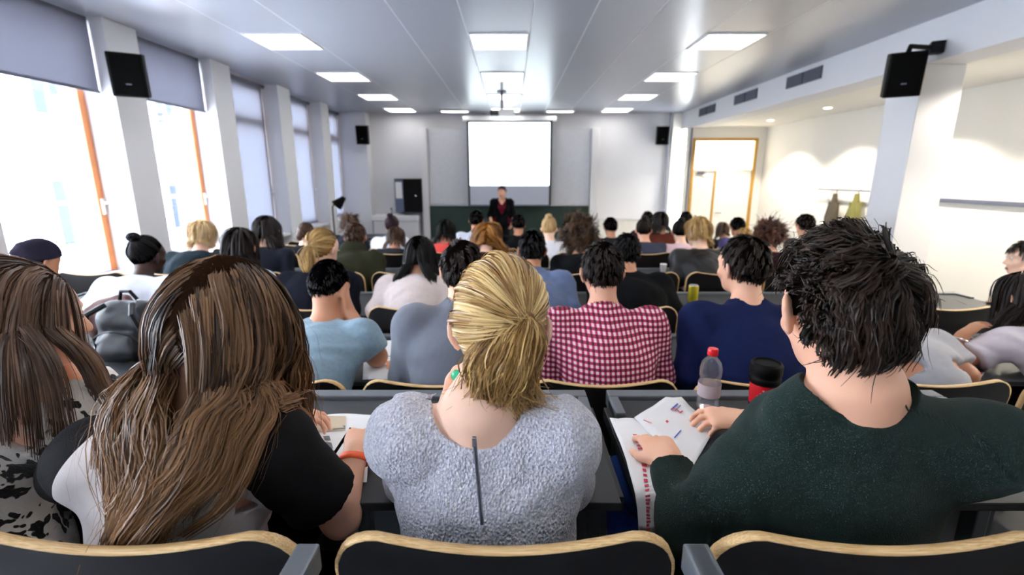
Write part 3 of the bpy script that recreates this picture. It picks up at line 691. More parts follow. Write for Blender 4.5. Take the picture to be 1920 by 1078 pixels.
def hand(F, j, sd, curl=.5, sc=1., spread=.0, pinch=0):
    w_ = j.wr[sd]; d = nrm(j.hd[sd]); n = j.hn[sd]-d*(j.hn[sd]@d); n = nrm(n); sdv = nrm(np.cross(n, d))*sd   # towards the thumb
    s = sc*j.H
    sdv = nrm(np.cross(d, n))*(-sd)
    F.cone(w_-d*.02*s, w_+d*.03*s, .026*s, .030*s, .02, (n, .7))
    pm = w_+d*.05*s
    F.cone(pm+sdv*.012*s-d*.01*s, pm+sdv*.018*s+d*.03*s, .026*s, .024*s, .012, (n, .5)); F.cone(pm-sdv*.014*s-d*.01*s, pm-sdv*.02*s+d*.026*s, .025*s, .021*s, .012, (n, .5))
    for q, (off, ln, rr) in enumerate(((.031, .070, .0088), (.0105, .078, .0092), (-.010, .072, .0088), (-.029, .056, .0078))):
        p = w_+d*(.084-.004*q*q*.6)*s+sdv*off*s; ang = 0; dv = nrm(d+sdv*off*spread*8)
        for seg, fr_ in enumerate((.45, .30, .25)):
            ang += (curl*(.75, .9, .6)[seg])*(1+.08*q); dd = nrm(dv*math.cos(ang)+n*math.sin(ang)); p2 = p+dd*ln*fr_*s*1.05
            F.cone(p, p2, rr*s*(1-.08*seg), rr*s*(.92-.09*seg), .004); p = p2
    p = w_+d*.025*s+sdv*.026*s+n*.006*s; dv = nrm(d*.75+sdv*.62+n*.25)
    p2 = p+dv*.040*s; F.cone(p, p2, .0145*s, .0115*s, .012); dv = nrm(d*.95+sdv*(.15-.3*pinch)+n*(.25+.4*pinch)); F.cone(p2, p2+dv*.030*s, .0112*s, .0095*s, .005); F.cone(p2+dv*.03*s, p2+dv*.048*s, .0095*s, .0078*s, .004)
def head(F, j, k=.03, fine=True):
    R = j.R; c = j.head; s = j.hs; g = lambda x, y, z: c+R@np.array([x, y, z])*s
    F.ell(g(0, -.012, .018), np.array([.074, .094, .096])*s, k, R)
    F.ell(g(0, .030, -.050), np.array([.056, .062, .066])*s, .03, R); F.ell(g(0, .056, -.088), np.array([.030, .030, .022])*s, .02, R)
    F.ell(g(0, .050, .03), np.array([.060, .042, .05])*s, .03, R)
    F.cone(g(0, -.022, -.05), j.neck+j.tu*.0, .052*s, .056*s, .03); F.cone(j.neck, j.neck-j.tu*.06, .06*s, .07*s, .03)
    if fine:
        F.cone(g(0, .088, .008), g(0, .106, -.032), .008*s, .0135*s, .012)
        for sd in (-1, 1):
            F.ell(g(sd*.014, .092, -.036), np.array([.010, .011, .009])*s, .008, R)
            F.ell(g(sd*.031, .089, .006), np.array([.016, .012, .011])*s, .008, R, 'sub'); F.ell(g(sd*.032, .080, .004), np.array([.013, .012, .012])*s, .003, R)
            F.cone(g(sd*.014, .092, .026), g(sd*.05, .078, .026), .008*s, .007*s, .01)
            F.ell(g(sd*.045, .062, -.03), np.array([.02, .02, .02])*s, .02, R)
        F.cone(g(-.018, .088, -.066), g(.018, .088, -.066), .006*s, .006*s, .006); F.cone(g(-.014, .087, -.076), g(.014, .087, -.076), .0065*s, .0065*s, .006)
    for sd in (-1, 1):
        Re = R@rotm(0, 0, sd*8)@np.array(Matrix.Rotation(sd*math.radians(38), 3, 'Z'))
        F.ell(g(sd*.085, -.006, -.010), np.array([.0085, .022, .034])*s, .007, Re)
        if fine:
            F.ell(g(sd*.094, .002, -.006), np.array([.007, .011, .020])*s, .004, Re, 'sub'); F.ell(g(sd*.080, -.002, -.040), np.array([.006, .010, .010])*s, .006, Re)
def bounds(j, pad=.2):
    P = [j.pel, j.head, j.neck]+[q[s] for q in (j.sh, j.el, j.wr, j.knee, j.ank) for s in (-1, 1)]
    P = np.array(P); return P.min(0)-pad, P.max(0)+pad
def make_body(j, r, base, male=True, curl=(.5, .5), fine=True, pinch=(0, 0), spread=(.2, .2)):
    lo, hi = bounds(j); F = Field(lo, hi, r)
    torso(F, j, 0, male)
    for i, sd in enumerate((-1, 1)):
        arm(F, j, sd, 0, male=male); hand(F, j, sd, curl[i], 1. if male else .92, spread[i], pinch[i])
        F.cone(j.hip[sd], j.knee[sd], .078, .054, .03); F.cone(j.knee[sd], j.ank[sd], .052, .036, .02); F.cone(j.ank[sd]-np.array([0, .02, .04]), j.ank[sd]+np.array([0, .13, -.055]), .036, .03, .02)
    head(F, j, fine=fine); return F.mesh('body', base, dec=.45)
def make_top(j, r, base, male=True, o=.012, sleeve=1.85, neckr=(.085, .08, .06), nz=.03, loose=.004, wob=.004, wf=26, seed=1, cuff=True, hood=False, collar=0, boxy=.02):
    lo, hi = bounds(j, .22); lo[2] = j.pel[2]-.14; F = Field(lo, hi, r)
    torso(F, j, o, male, .05, boxy)
    cuts = []
    for sd in (-1, 1):
        sl = sleeve if not isinstance(sleeve, dict) else sleeve[sd]
        p, n = arm(F, j, sd, o, t1=sl, male=male, loose=loose); cuts.append((p, n))
    for p, n in cuts: F.cut(p+n*.004, n, p-.13, p+.13) if True else None
    if hood:
        h = j.neck+j.tu*.05-j.tf*.055; F.ell(h, (.11, .075, .07), .04); F.ell(h+j.tf*.03+j.tu*.05, (.075, .07, .06), .03, mode='sub')
    if collar:
        F.cone(j.neck-j.tu*.0, j.neck+j.tu*collar+j.tf*.01, .070, .066, .012)
    if neckr is not None:
        Rn = np.stack([j.tr, j.tf, j.tu], 1); F.ell(j.neck+j.tu*nz+j.tf*.01, np.array(neckr)*1., .006, Rn, 'sub'); F.ell(j.neck+j.tu*.02+j.tf*.11, (.085, .10, .085), .01, Rn, 'sub')
        F.cone(j.neck+j.tu*.02, j.neck+j.tu*.2, neckr[0]*.72, neckr[0]*1.1, .004, mode='sub')
    F.cut(j.pel-np.array([0, 0, .06]), (0, 0, -1))
    return F.mesh('top', base, wob, wf, seed)
def make_trousers(j, r, base):
    lo, hi = bounds(j, .2); hi[2] = j.waist[2]; F = Field(lo, hi, r)
    F.cone(j.pel-j.tr*.06, j.pel+j.tr*.06, .118, .118, .05, (j.tf, .85)); F.cone(j.pel, j.pel+(j.waist-j.pel)*.4, .14, .13, .04, (j.tf, .75))
    for sd in (-1, 1): F.cone(j.hip[sd], j.knee[sd], .092, .068, .03); F.cone(j.knee[sd], j.ank[sd], .066, .055, .02)
    F.cut(j.pel+np.array([0, 0, .07]), (0, 0, 1)); return F.mesh('trousers', base, .003, 30, 3)
SHOE = None
def make_shoes(j, r, base):
    lo = np.minimum(j.ank[-1], j.ank[1])-.15; hi = np.maximum(j.ank[-1], j.ank[1])+.25; out = []
    for sd in (-1, 1):
        F = Field(lo, hi, r); a = j.ank[sd]
        F.cone(a-np.array([0, .02, .045]), a+np.array([0, .14, -.055]), .046, .042, .02); F.cone(a-np.array([0, .01, .05]), a+np.array([0, 0, .01]), .046, .046, .02)
        F.cut(np.array([0, 0, j.fz]), (0, 0, -1)); out.append(F.mesh('shoe', base))
    return out
# ================================================================ hair: strands grown as thin tapered tubes over a scalp cap
def scalp_ok(u, low=0.):                                   # unit directions in the head frame that carry hair
    zm = np.interp(u[:, 1], [-1, -.5, -.15, .12, .35, .55, .9], np.array([-.72, -.70, -.42, -.12, .18, .42, .50])+low)
    return u[:, 2] > zm
HR = np.array([.078, .100, .102]); HO = np.array([0, -.012, .018])
def roots(n, rng, low=0., s=1.):
    U = np.zeros((0, 3))
    while len(U) < n:
        u = rng.normal(size=(n*3, 3)); u /= np.linalg.norm(u, axis=1, keepdims=True); U = np.concatenate([U, u[scalp_ok(u, low)]])
    return U[:n]
def tube_mesh(name, paths, rad, sides=3, rnd=None, extra=None, axis=None):
    N, S, _ = paths.shape; T = np.zeros_like(paths); T[:, 1:-1] = paths[:, 2:]-paths[:, :-2]; T[:, 0] = paths[:, 1]-paths[:, 0]; T[:, -1] = paths[:, -1]-paths[:, -2]
    T /= np.linalg.norm(T, axis=2, keepdims=True)+1e-9
    ref = np.array([.31, .83, .46]); X = np.cross(T, ref); X /= np.linalg.norm(X, axis=2, keepdims=True)+1e-9; Y = np.cross(T, X)
    t = np.linspace(0, 1, S)
    if axis is not None:                                    # thin locks that lie flat on the head
        c0 = np.broadcast_to(np.asarray(axis, float), paths.shape).copy(); c0[..., 2] = np.clip(paths[..., 2], c0[..., 2]-.6, c0[..., 2]); Nn = paths-c0
        Nn /= np.linalg.norm(Nn, axis=2, keepdims=True)+1e-9; tw = np.random.default_rng(2).normal(size=(N, 1, 1))*.55; Xs = np.cross(T, Nn); Xs /= np.linalg.norm(Xs, axis=2, keepdims=True)+1e-9; X = Xs*np.cos(tw)+Nn*np.sin(tw); Y = np.cross(T, X); sides = 2
    a = np.arange(sides)*2*np.pi/sides
    ring = paths[:, :, None, :]+(X[:, :, None, :]*np.cos(a)[None, None, :, None]+Y[:, :, None, :]*np.sin(a)[None, None, :, None])*rad[:, :, None, None]
    V = ring.reshape(-1, 3); base = (np.arange(N)[:, None, None]*S+np.arange(S-1)[None, :, None])*sides; q = np.arange(sides) if sides > 2 else np.array([0]); q2 = (q+1) % sides
    Fc = np.stack([base+q, base+q2, base+sides+q2, base+sides+q], -1).reshape(-1, 4)
    hr = np.repeat(rnd if rnd is not None else np.random.default_rng(1).random(N), S*sides); ht = np.tile(np.repeat(t, sides), N)
    if extra is not None:                                   # scalp cap: V, F
        eV, eF = extra; Fc = np.concatenate([Fc, eF+len(V)]); V = np.concatenate([V, eV]); hr = np.concatenate([hr, np.full(len(eV), -1.)]); ht = np.concatenate([ht, np.zeros(len(eV))])
    me = mesh_np(name, V, Fc, True)
    for nm, ar in (('hr', hr), ('ht', ht)): me.attributes.new(nm, 'FLOAT', 'POINT').data.foreach_set('value', ar.astype(np.float32))
    return me
def cap(R, c, s, low=-.06, grow=1.01, n=40):
    V, Fc = [], []; m = 26
    th = np.linspace(0, np.pi, m); ph = np.linspace(0, 2*np.pi, n, endpoint=False)
    U = np.stack([np.sin(th)[:, None]*np.cos(ph), np.sin(th)[:, None]*np.sin(ph), np.cos(th)[:, None]*np.ones(n)], -1).reshape(-1, 3)
    ok = scalp_ok(U, low).reshape(m, n)
    U2 = U.copy(); zm = np.interp(U[:, 1], [-1, -.5, -.15, .12, .35, .55, .9], np.array([-.72, -.70, -.42, -.12, .18, .42, .50])+low); 
    P = c+((U*HR*grow+HO)*s)@R.T
    for i in range(m-1):
        for k in range(n):
            k2 = (k+1) % n
            if ok[i, k] and ok[i+1, k] and ok[i, k2] and ok[i+1, k2]: Fc.append((i*n+k, (i+1)*n+k, (i+1)*n+k2, i*n+k2))
    Fc = np.array(Fc); used = np.unique(Fc); mp = np.full(len(P), -1); mp[used] = np.arange(len(used)); return P[used], mp[Fc]
def push_out(P, col_, pad):                                 # keep strands outside head / body ellipsoids and capsules
    for cdef in col_:
        if cdef[0] == 'e':
            _, c, rad, R = cdef; q = (P-c)@R; k = np.linalg.norm(q/(rad+pad[:, None]), axis=1); m = k < 1
            if m.any(): q[m] /= k[m][:, None]+1e-6; P[m] = q[m]@R.T+c
        else:
            _, a, b_, r1 = cdef; u = b_-a; t = np.clip(((P-a)@u)/(u@u), 0, 1); q = P-(a+t[:, None]*u); d = np.linalg.norm(q, axis=1); m = d < r1+pad
            if m.any(): P[m] += q[m]/(d[m][:, None]+1e-6)*((r1+pad)[m]-d[m])[:, None]
    return P
def noise3(P, f, seed):
    r = np.random.default_rng(seed); o = np.zeros_like(P)
    for i in range(3):
        for a in range(3): o[:, a] += np.sin(P@r.normal(size=3)*f*(1+.6*i)+r.uniform(0, 6))/(1+i)
    return o*.6
def grow_hair(name, R, c, s, flow, n=3000, guides=260, steps=14, length=.25, rad=.0011, seed=3, low=0., colliders=(), layer=.018, clump=.75, jit=.004, curl=0., curlf=3., lenfn=None, capgrow=1.01, flyaway=.06, sides=3, tip=.35, base=(0, 0, 0), d0=None, rootmask=None, flat=False):
    rng = np.random.default_rng(seed); U = roots(guides*(2 if rootmask else 1), rng, low)
    if rootmask: U = U[rootmask(U)][:guides]; guides = len(U)
    P = c+((U*HR+HO)*s)@R.T
    hd = ('e', c+R@HO*s, HR*s*.99, R); lay = rng.random(guides)*layer
    ln = length*(.8+.4*rng.random(guides))
    if lenfn is not None: ln = lenfn(U, rng)
    D = U*1.
    if d0 is not None: v = d0(U); v = v-(v*U).sum(1, keepdims=True)*U; v /= np.linalg.norm(v, axis=1, keepdims=True)+1e-6; D = v+U*.18
    D = D@R.T; paths = [P.copy()]; ph = rng.uniform(0, 6.28, guides)
    for k in range(steps):
        t = (k+1)/steps; D = flow(P, D, U, t, rng); D /= np.linalg.norm(D, axis=1, keepdims=True)+1e-9
        if curl:
            sd = np.cross(D, np.array([.2, .9, .1])); sd /= np.linalg.norm(sd, axis=1, keepdims=True)+1e-9; up = np.cross(sd, D)
            D = D+curl*(sd*np.sin(ph+curlf*t*6.28)[:, None]+up*np.cos(ph+curlf*t*6.28)[:, None])*min(1, t*1.5); D /= np.linalg.norm(D, axis=1, keepdims=True)
        P = P+D*(ln/steps)[:, None]; P = push_out(P, [hd]+list(colliders), lay*min(1, t*2.5)+.001); paths.append(P.copy())
    G = np.stack(paths, 1)
    U2 = roots(n, rng, low)
    if rootmask: U2 = U2[rootmask(U2)]; n = len(U2)
    gi = np.argmax(U2@U.T+rng.random((n, guides))*.012, 1)
    r2 = c+((U2*HR+HO)*s)@R.T; off = r2-G[gi, 0]; t = np.linspace(0, 1, steps+1)
    C = G[gi]+off[:, None, :]*(1-clump*t**.6)[None, :, None]
    sp = rng.normal(size=(n, 1, 3))*jit*(t**.8)[None, :, None]; C = C+sp
    fl = rng.random(n) < flyaway
    C[fl] += rng.normal(size=(fl.sum(), 1, 3))*(jit*4)*(t**1.5)[None, :, None]+noise3(C[fl].reshape(-1, 3), 25, seed).reshape(C[fl].shape)*jit*1.6*t[None, :, None]
    hc, hr_ = c+R@HO*s, HR*s*1.0
    q = (C.reshape(-1, 3)-hc)@R; k_ = np.linalg.norm(q/hr_, axis=1); m = k_ < 1
    q[m] /= k_[m][:, None]+1e-6; C = (q@R.T+hc).reshape(C.shape)
    rr = rad*(.7+.6*rng.random(n))[:, None]*np.where(t < .75, 1, 1-(t-.75)/.25*(1-tip))[None, :]*np.where(fl, .55, 1)[:, None]
    rv = np.clip((rng.random(guides)[gi]*.6+rng.random(n)*.4), 0, 1)
    ex = cap(R, c, s, low-.05, capgrow)
    return tube_mesh(name, C-np.asarray(base), rr, sides, rv, (ex[0]-np.asarray(base), ex[1]), None if not flat else c-np.asarray(base))
def hairmat(name, dark, light, tipc=None, rough=.42, spec=.35):
    m, t, b = newmat(name); N = t.nodes.new; L = t.links.new
    a = N('ShaderNodeAttribute'); a.attribute_name = 'hr'; r = N('ShaderNodeValToRGB'); r.color_ramp.elements[0].color = lin(dark)+(1,); r.color_ramp.elements[1].color = lin(light)+(1,)
    r.color_ramp.elements[0].position = .15; r.color_ramp.elements[1].position = .9; L(a.outputs['Fac'], r.inputs[0]); out = r.outputs[0]
    if tipc:
        a2 = N('ShaderNodeAttribute'); a2.attribute_name = 'ht'; mr = N('ShaderNodeMapRange'); mr.inputs[1].default_value = .35; mr.inputs[2].default_value = 1
        mx = N('ShaderNodeMix'); mx.data_type = 'RGBA'; mx.inputs[7].default_value = lin(tipc)+(1,); L(a2.outputs['Fac'], mr.inputs[0]); mu = N('ShaderNodeMath'); mu.operation = 'MULTIPLY'; mu.inputs[1].default_value = .7
        L(mr.outputs[0], mu.inputs[0]); L(mu.outputs[0], mx.inputs[0]); L(out, mx.inputs[6]); out = mx.outputs[2]
    L(out, b.inputs['Base Color']); lt = N('ShaderNodeMath'); lt.operation = 'GREATER_THAN'; lt.inputs[1].default_value = -.5; L(a.outputs['Fac'], lt.inputs[0]); mm = N('ShaderNodeMath'); mm.operation = 'MULTIPLY'; mm.inputs[1].default_value = spec; L(lt.outputs[0], mm.inputs[0]); L(mm.outputs[0], b.inputs['Specular IOR Level']); b.inputs['Roughness'].default_value = rough
    return m
def fl_short(dirv, grav=.3, swirl=0., wild=.25, seed=5):    # short hair combed along a direction in world space, hugging the head
    dirv = np.asarray(dirv, float)
    def f(P, D, U, t, rng):
        nz = noise3(P, 14, seed)
        return D*.55+dirv*.45+np.array([0, 0, -1])*grav*t+nz*wild
    return f
def fl_down(pull=(0, 0, 0), wild=.08, part=(0, 0, 1), seed=5, strength=.5, back=.0):
    pull = np.asarray(pull, float)
    def f(P, D, U, t, rng):
        nz = noise3(P, 9, seed); g = np.array([0, 0, -1.])+pull*min(1, t*2)
        return D*(.75-.35*t)+g*strength*(.5+t)+nz*wild+np.array([0, -back, 0])*(1-t)
    return f
# ---------------------------------------------------------------- skins and cloths
def skinmat(name, rgb, rough=.5):
    m = mat(name, rgb, rough, noise=.07, scale=25, spec=.35, bump=.04, bscale=350); b = m.node_tree.nodes['Principled BSDF']
    b.inputs['Subsurface Weight'].default_value = .12; b.inputs['Subsurface Radius'].default_value = (.012, .005, .003); return m
SK = {'fair': skinmat('fair_skin', (230, 176, 146)), 'pale': skinmat('pale_skin', (242, 200, 174)), 'tan': skinmat('tan_skin', (196, 140, 108)), 'dark': skinmat('dark_brown_skin', (58, 38, 30))}
def cloth(name, rgb, **k):
    if sum(rgb) < 260: k.setdefault('sheen', 0); k.setdefault('spec', .08); rgb = tuple(c*.85 for c in rgb)
    a = dict(rough=.9, noise=.10, scale=40, bump=.35, bscale=500, spec=.15, sheen=.15); a.update(k); return mat(name, rgb, **a)
def knit():
    m, t, b = newmat('pale_grey_boucle_knit'); N = t.nodes.new; L = t.links.new
    tc = N('ShaderNodeTexCoord'); v = N('ShaderNodeTexVoronoi'); v.inputs['Scale'].default_value = 230; mp = N('ShaderNodeMapping'); mp.inputs['Scale'].default_value = (1, 1, .7)
    n = N('ShaderNodeTexNoise'); n.inputs['Scale'].default_value = 210; n.inputs['Detail'].default_value = 3; n.inputs['Roughness'].default_value = .6
    r = N('ShaderNodeValToRGB'); r.color_ramp.elements[0].color = lin((160, 164, 190))+(1,); r.color_ramp.elements[1].color = lin((250, 250, 255))+(1,); r.color_ramp.elements[0].position = .22; r.color_ramp.elements[1].position = .72
    L(tc.outputs['Object'], mp.inputs[0]); L(mp.outputs[0], v.inputs['Vector']); L(tc.outputs['Object'], n.inputs['Vector']); L(n.outputs['Fac'], r.inputs[0]); L(r.outputs[0], b.inputs['Base Color'])
    ad = N('ShaderNodeMath'); ad.operation = 'ADD'; L(v.outputs['Distance'], ad.inputs[0]); L(n.outputs['Fac'], ad.inputs[1])
    bp = N('ShaderNodeBump'); bp.inputs['Strength'].default_value = .9; bp.inputs['Distance'].default_value = .006; L(ad.outputs[0], bp.inputs['Height']); L(bp.outputs[0], b.inputs['Normal'])
    b.inputs['Roughness'].default_value = .95; b.inputs['Sheen Weight'].default_value = .3; return m
def leopard():
    m, t, b = newmat('leopard_print_fleece'); N = t.nodes.new; L = t.links.new
    tc = N('ShaderNodeTexCoord'); n = N('ShaderNodeTexNoise'); n.inputs['Scale'].default_value = 22; n.inputs['Detail'].default_value = 2
    mx = N('ShaderNodeMix'); mx.data_type = 'RGBA'; mx.blend_type = 'LINEAR_LIGHT'; mx.inputs[0].default_value = .07; L(tc.outputs['Object'], n.inputs['Vector']); L(tc.outputs['Object'], mx.inputs[6]); L(n.outputs['Color'], mx.inputs[7])
    v = N('ShaderNodeTexVoronoi'); v.inputs['Scale'].default_value = 21; v.inputs['Randomness'].default_value = .85; mp = N('ShaderNodeMapping'); mp.inputs['Scale'].default_value = (.8, 1, 1.25); mp.inputs['Rotation'].default_value = (0, .5, 0)
    L(mx.outputs[2], mp.inputs[0]); L(mp.outputs[0], v.inputs['Vector'])
    r = N('ShaderNodeValToRGB'); r.color_ramp.elements[0].color = lin((14, 13, 14))+(1,); r.color_ramp.elements[1].color = lin((248, 243, 234))+(1,); r.color_ramp.elements[0].position = .385; r.color_ramp.elements[1].position = .435
    L(v.outputs['Distance'], r.inputs[0]); L(r.outputs[0], b.inputs['Base Color']); b.inputs['Roughness'].default_value = .95
    n2 = N('ShaderNodeTexNoise'); n2.inputs['Scale'].default_value = 160; n2.inputs['Detail'].default_value = 4; L(tc.outputs['Object'], n2.inputs['Vector']); bp = N('ShaderNodeBump'); bp.inputs['Strength'].default_value = .7; bp.inputs['Distance'].default_value = .005; L(n2.outputs['Fac'], bp.inputs['Height']); L(bp.outputs[0], b.inputs['Normal'])
    b.inputs['Sheen Weight'].default_value = .3; return m
def gingham():
    m, t, b = newmat('crimson_white_gingham'); N = t.nodes.new; L = t.links.new
    tc = N('ShaderNodeTexCoord'); sp = N('ShaderNodeSeparateXYZ'); L(tc.outputs['Object'], sp.inputs[0]); ws = []
    for ax, f in (('X', 330), ('Z', 310)):
        mu = N('ShaderNodeMath'); mu.operation = 'MULTIPLY'; mu.inputs[1].default_value = f; L(sp.outputs[ax], mu.inputs[0]); si = N('ShaderNodeMath'); si.operation = 'SINE'; L(mu.outputs[0], si.inputs[0])
        mr = N('ShaderNodeMapRange'); mr.inputs[1].default_value = -.18; mr.inputs[2].default_value = .18; L(si.outputs[0], mr.inputs[0]); ws.append(mr.outputs[0])
    ad = N('ShaderNodeMath'); ad.operation = 'ADD'; L(ws[0], ad.inputs[0]); L(ws[1], ad.inputs[1]); dv = N('ShaderNodeMath'); dv.operation = 'MULTIPLY'; dv.inputs[1].default_value = .5; L(ad.outputs[0], dv.inputs[0])
    r = N('ShaderNodeValToRGB'); r.color_ramp.elements[0].color = lin((236, 214, 224))+(1,); r.color_ramp.elements[1].color = lin((74, 12, 36))+(1,)
    e = r.color_ramp.elements.new(.5); e.color = lin((176, 44, 84))+(1,)
    L(dv.outputs[0], r.inputs[0]); L(r.outputs[0], b.inputs['Base Color']); b.inputs['Roughness'].default_value = .85; return m
def split_cloth(name, a, c, planes):                        # two-coloured raglan shirt: seam planes in the wearer's own space
    m, t, b = newmat(name); N = t.nodes.new; L = t.links.new; tc = N('ShaderNodeTexCoord'); prev = None
    for (p, n) in planes:
        n = nrm(n); dp = N('ShaderNodeVectorMath'); dp.operation = 'DOT_PRODUCT'; dp.inputs[1].default_value = tuple(n); L(tc.outputs['Object'], dp.inputs[0])
        gt = N('ShaderNodeMath'); gt.operation = 'GREATER_THAN'; gt.inputs[1].default_value = float(np.dot(p, n)); L(dp.outputs['Value'], gt.inputs[0])
        if prev is None: prev = gt.outputs[0]
        else: mxn = N('ShaderNodeMath'); mxn.operation = 'MAXIMUM'; L(prev, mxn.inputs[0]); L(gt.outputs[0], mxn.inputs[1]); prev = mxn.outputs[0]
    mx = N('ShaderNodeMix'); mx.data_type = 'RGBA'; mx.inputs[6].default_value = lin(a)+(1,); mx.inputs[7].default_value = lin(c)+(1,); L(prev, mx.inputs[0]); L(mx.outputs[2], b.inputs['Base Color']); b.inputs['Roughness'].default_value = .85; b.inputs['Specular IOR Level'].default_value = .2
    n2 = N('ShaderNodeTexNoise'); n2.inputs['Scale'].default_value = 500; L(tc.outputs['Object'], n2.inputs['Vector']); bp = N('ShaderNodeBump'); bp.inputs['Strength'].default_value = .25; bp.inputs['Distance'].default_value = .003; L(n2.outputs['Fac'], bp.inputs['Height']); L(bp.outputs[0], b.inputs['Normal'])
    return m
JEANS = cloth('blue_denim', (36, 62, 128), noise=.2); DARKT = cloth('charcoal_trousers', (24, 25, 30)); SHOEM = mat('black_shoe', (20, 20, 22), .5)
def person(label, base, group=None):
    return empty('person', tuple(base), label, 'person', group)
def dress(p, j, base, r, skin, top, trous=None, male=True, body_kw={}, top_kw={}, rc=None):
    link('body', make_body(j, r, base, male, **body_kw), skin, p)
    t = link('top', make_top(j, rc or r, base, male, **top_kw), top, p)
    link('trousers', make_trousers(j, .016, base), trous or DARKT, p)
    for me in make_shoes(j, .014, base): link('shoe', me, SHOEM, p)
    return t
def eyes(p, j, base, col_=(60, 44, 34)):
    for sd in (-1, 1):
        c = j.head+j.R@(np.array([sd*.032, .084, .004])*j.hs)-base
        o = B().ell(tuple(c), (.0105, .0105, .0105)).build('eye', M['white'], p, True)
        c2 = c+j.R@np.array([0, .0085, 0]); B().ell(tuple(c2), (.0048, .0035, .0048)).build('iris', mat('dark_iris', col_, .2, noise=0), o, True)
    V = j.head+j.R@(np.array([0, .091, -.071])*j.hs)-base
    me = B().ell((0, 0, 0), (.021, .007, .009)).mesh('lips', True); o = link('lips', me, LIPS, p); o.location = V; o.rotation_euler = Matrix(j.R.tolist()).to_euler()
LIPS = mat('lip_red', (168, 88, 84), .4)
# ================================================================ the four students in the nearest row
d1, fz1, _ = ROWS[1]
DZ = DESK[1][2]
# ---- blonde woman in the grey knit
base = np.array([-.03, d1+.16, fz1])
C_ = seat_pose(-.045, d1+.0, fz1, lean=14, sw=.165, H=.97, hyaw=-6, hpitch=20, hroll=0,
     armR=((.125, .92, .88), (.05, 1.06, .885), (-.6, .75, .0), (0, 0, -1)))
C_.head = at(938, 612, .835); C_.neck = at(900, 772, .765); C_.tu = nrm(C_.neck-C_.waist)
C_.sh = {-1: at(766, 812, .765), 1: at(1048, 818, .765)}
hw_ = at(842, 770, .885); C_.el[-1] = np.array([-.235, .95, .87]); C_.wr[-1] = hw_; C_.hd[-1] = np.array([.12, .12, 1.]); C_.hn[-1] = np.array([1., -.2, 0])
p = person('blonde woman with a loose hair knot in a fuzzy pale grey zipped sweater', base)
KN = knit()
t = dress(p, C_, base, .0055, SK['pale'], KN, JEANS, False, dict(curl=(.9, .5)), dict(o=.016, sleeve={-1: 1.75, 1: 1.75}, neckr=(.108, .064, .045), nz=.062, wob=.0035, wf=34, seed=4, boxy=.035), rc=.0055)
# zip at the nape
zt = at(889, 806, .70)
b = B(); zp = [at(889, 808, .668), at(893, 860, .638), at(898, 930, .628), at(901, 985, .620)]
Zp = []
def back_y(me, x, z):                                       # back surface of a garment mesh at given local x, z
    co = np.empty(len(me.vertices)*3, np.float32); me.vertices.foreach_get('co', co); co = co.reshape(-1, 3)
    m = (np.abs(co[:, 0]-x) < .012) & (np.abs(co[:, 2]-z) < .012); return co[m, 1].min() if m.any() else 0
def drop(px, py, me, base, out=.003):                       # pixel -> point lying on the back of a garment
    d = .70
    for _ in range(6): q = at(px, py, d); d = back_y(me, q[0]-base[0], q[2]-base[2])+base[1]-out
    return at(px, py, d)-base
pts = [drop(889+15*i/15, 818+166*i/15, t.data, base, .006) for i in range(16)]
for s in (-1, 1):
    b = B(); b.tube([q+np.array([s*.0022, 0, 0]) for q in pts], .0011, 6); b.build('zip_tape', M['vent'], t)
b = B(); b.tube(pts, .0013, 6); b.build('zip_teeth', M['dgrey'], t)
q = pts[0]; b = B(); b.box(q[0]-.003, q[0]+.003, q[1]-.006, q[1]-.002, q[2]-.016, q[2], bev=.001); b.build('zip_pull', M['chrome'], t)
# hair knot
knot = at(985, 603, .735); kn2 = at(960, 690, .735)
def flC(P, D, U, t, rng):
    v = knot-P; L = np.linalg.norm(v, axis=1, keepdims=True); return D*.25+v/(L+.001)*1.0+noise3(P, 12, 3)*.05
hmC = hairmat('honey_blonde_hair', (140, 96, 40), (246, 216, 150), rough=.36)
cR, cc, cs = C_.R, C_.head, C_.hs
def lenC(U, rng):
    P = cc+((U*HR+HO)*cs)@cR.T; return np.linalg.norm(P-knot, axis=1)*1.10
hC = grow_hair('hair', cR, cc, cs*1.06, flC, n=10000, guides=420, steps=11, rad=.0011, flat=True, seed=11, low=-.12, layer=.010, clump=.5, jit=.0016, lenfn=lenC, flyaway=.05, base=base)
o = link('hair', hC, hmC, p); tag(o, kind='stuff')
# the tail: loops hanging from the knot to the nape
rng = np.random.default_rng(5); n = 2400; S = 18; tt = np.linspace(0, 1, S)
a0 = rng.uniform(0, 6.28, n); rr_ = rng.random(n)**.5
end = np.array([at(942, 762, .765)]); mid = at(945, 690, .722)
cx = rng.normal(size=(n, 3))*np.array([.034, .014, .018]); 
P0 = knot+np.stack([np.cos(a0)*.012*rr_, np.zeros(n), np.sin(a0)*.012*rr_], 1)
Pm = mid+np.stack([np.cos(a0)*.058*rr_, -.030*np.sqrt(np.maximum(0, 1-rr_**2))+.012, np.sin(a0)*.035*rr_], 1)
Pe = end+cx
W0 = ((1-tt)**2)[None, :, None]; W1 = (2*tt*(1-tt))[None, :, None]; W2 = (tt**2)[None, :, None]
C3 = P0[:, None]*W0+(Pm*2-P0*.5-Pe*.5)[:, None]*W1+Pe[:, None]*W2
C3 += (noise3(C3.reshape(-1, 3), 30, 8).reshape(C3.shape)*.006+rng.normal(size=(n, 1, 3))*.004)*np.sin(tt*np.pi)[None, :, None]
fl = rng.random(n) < .1; C3[fl] += rng.normal(size=(fl.sum(), 1, 3))*.012*(tt**1.5)[None, :, None]; flC_ = fl
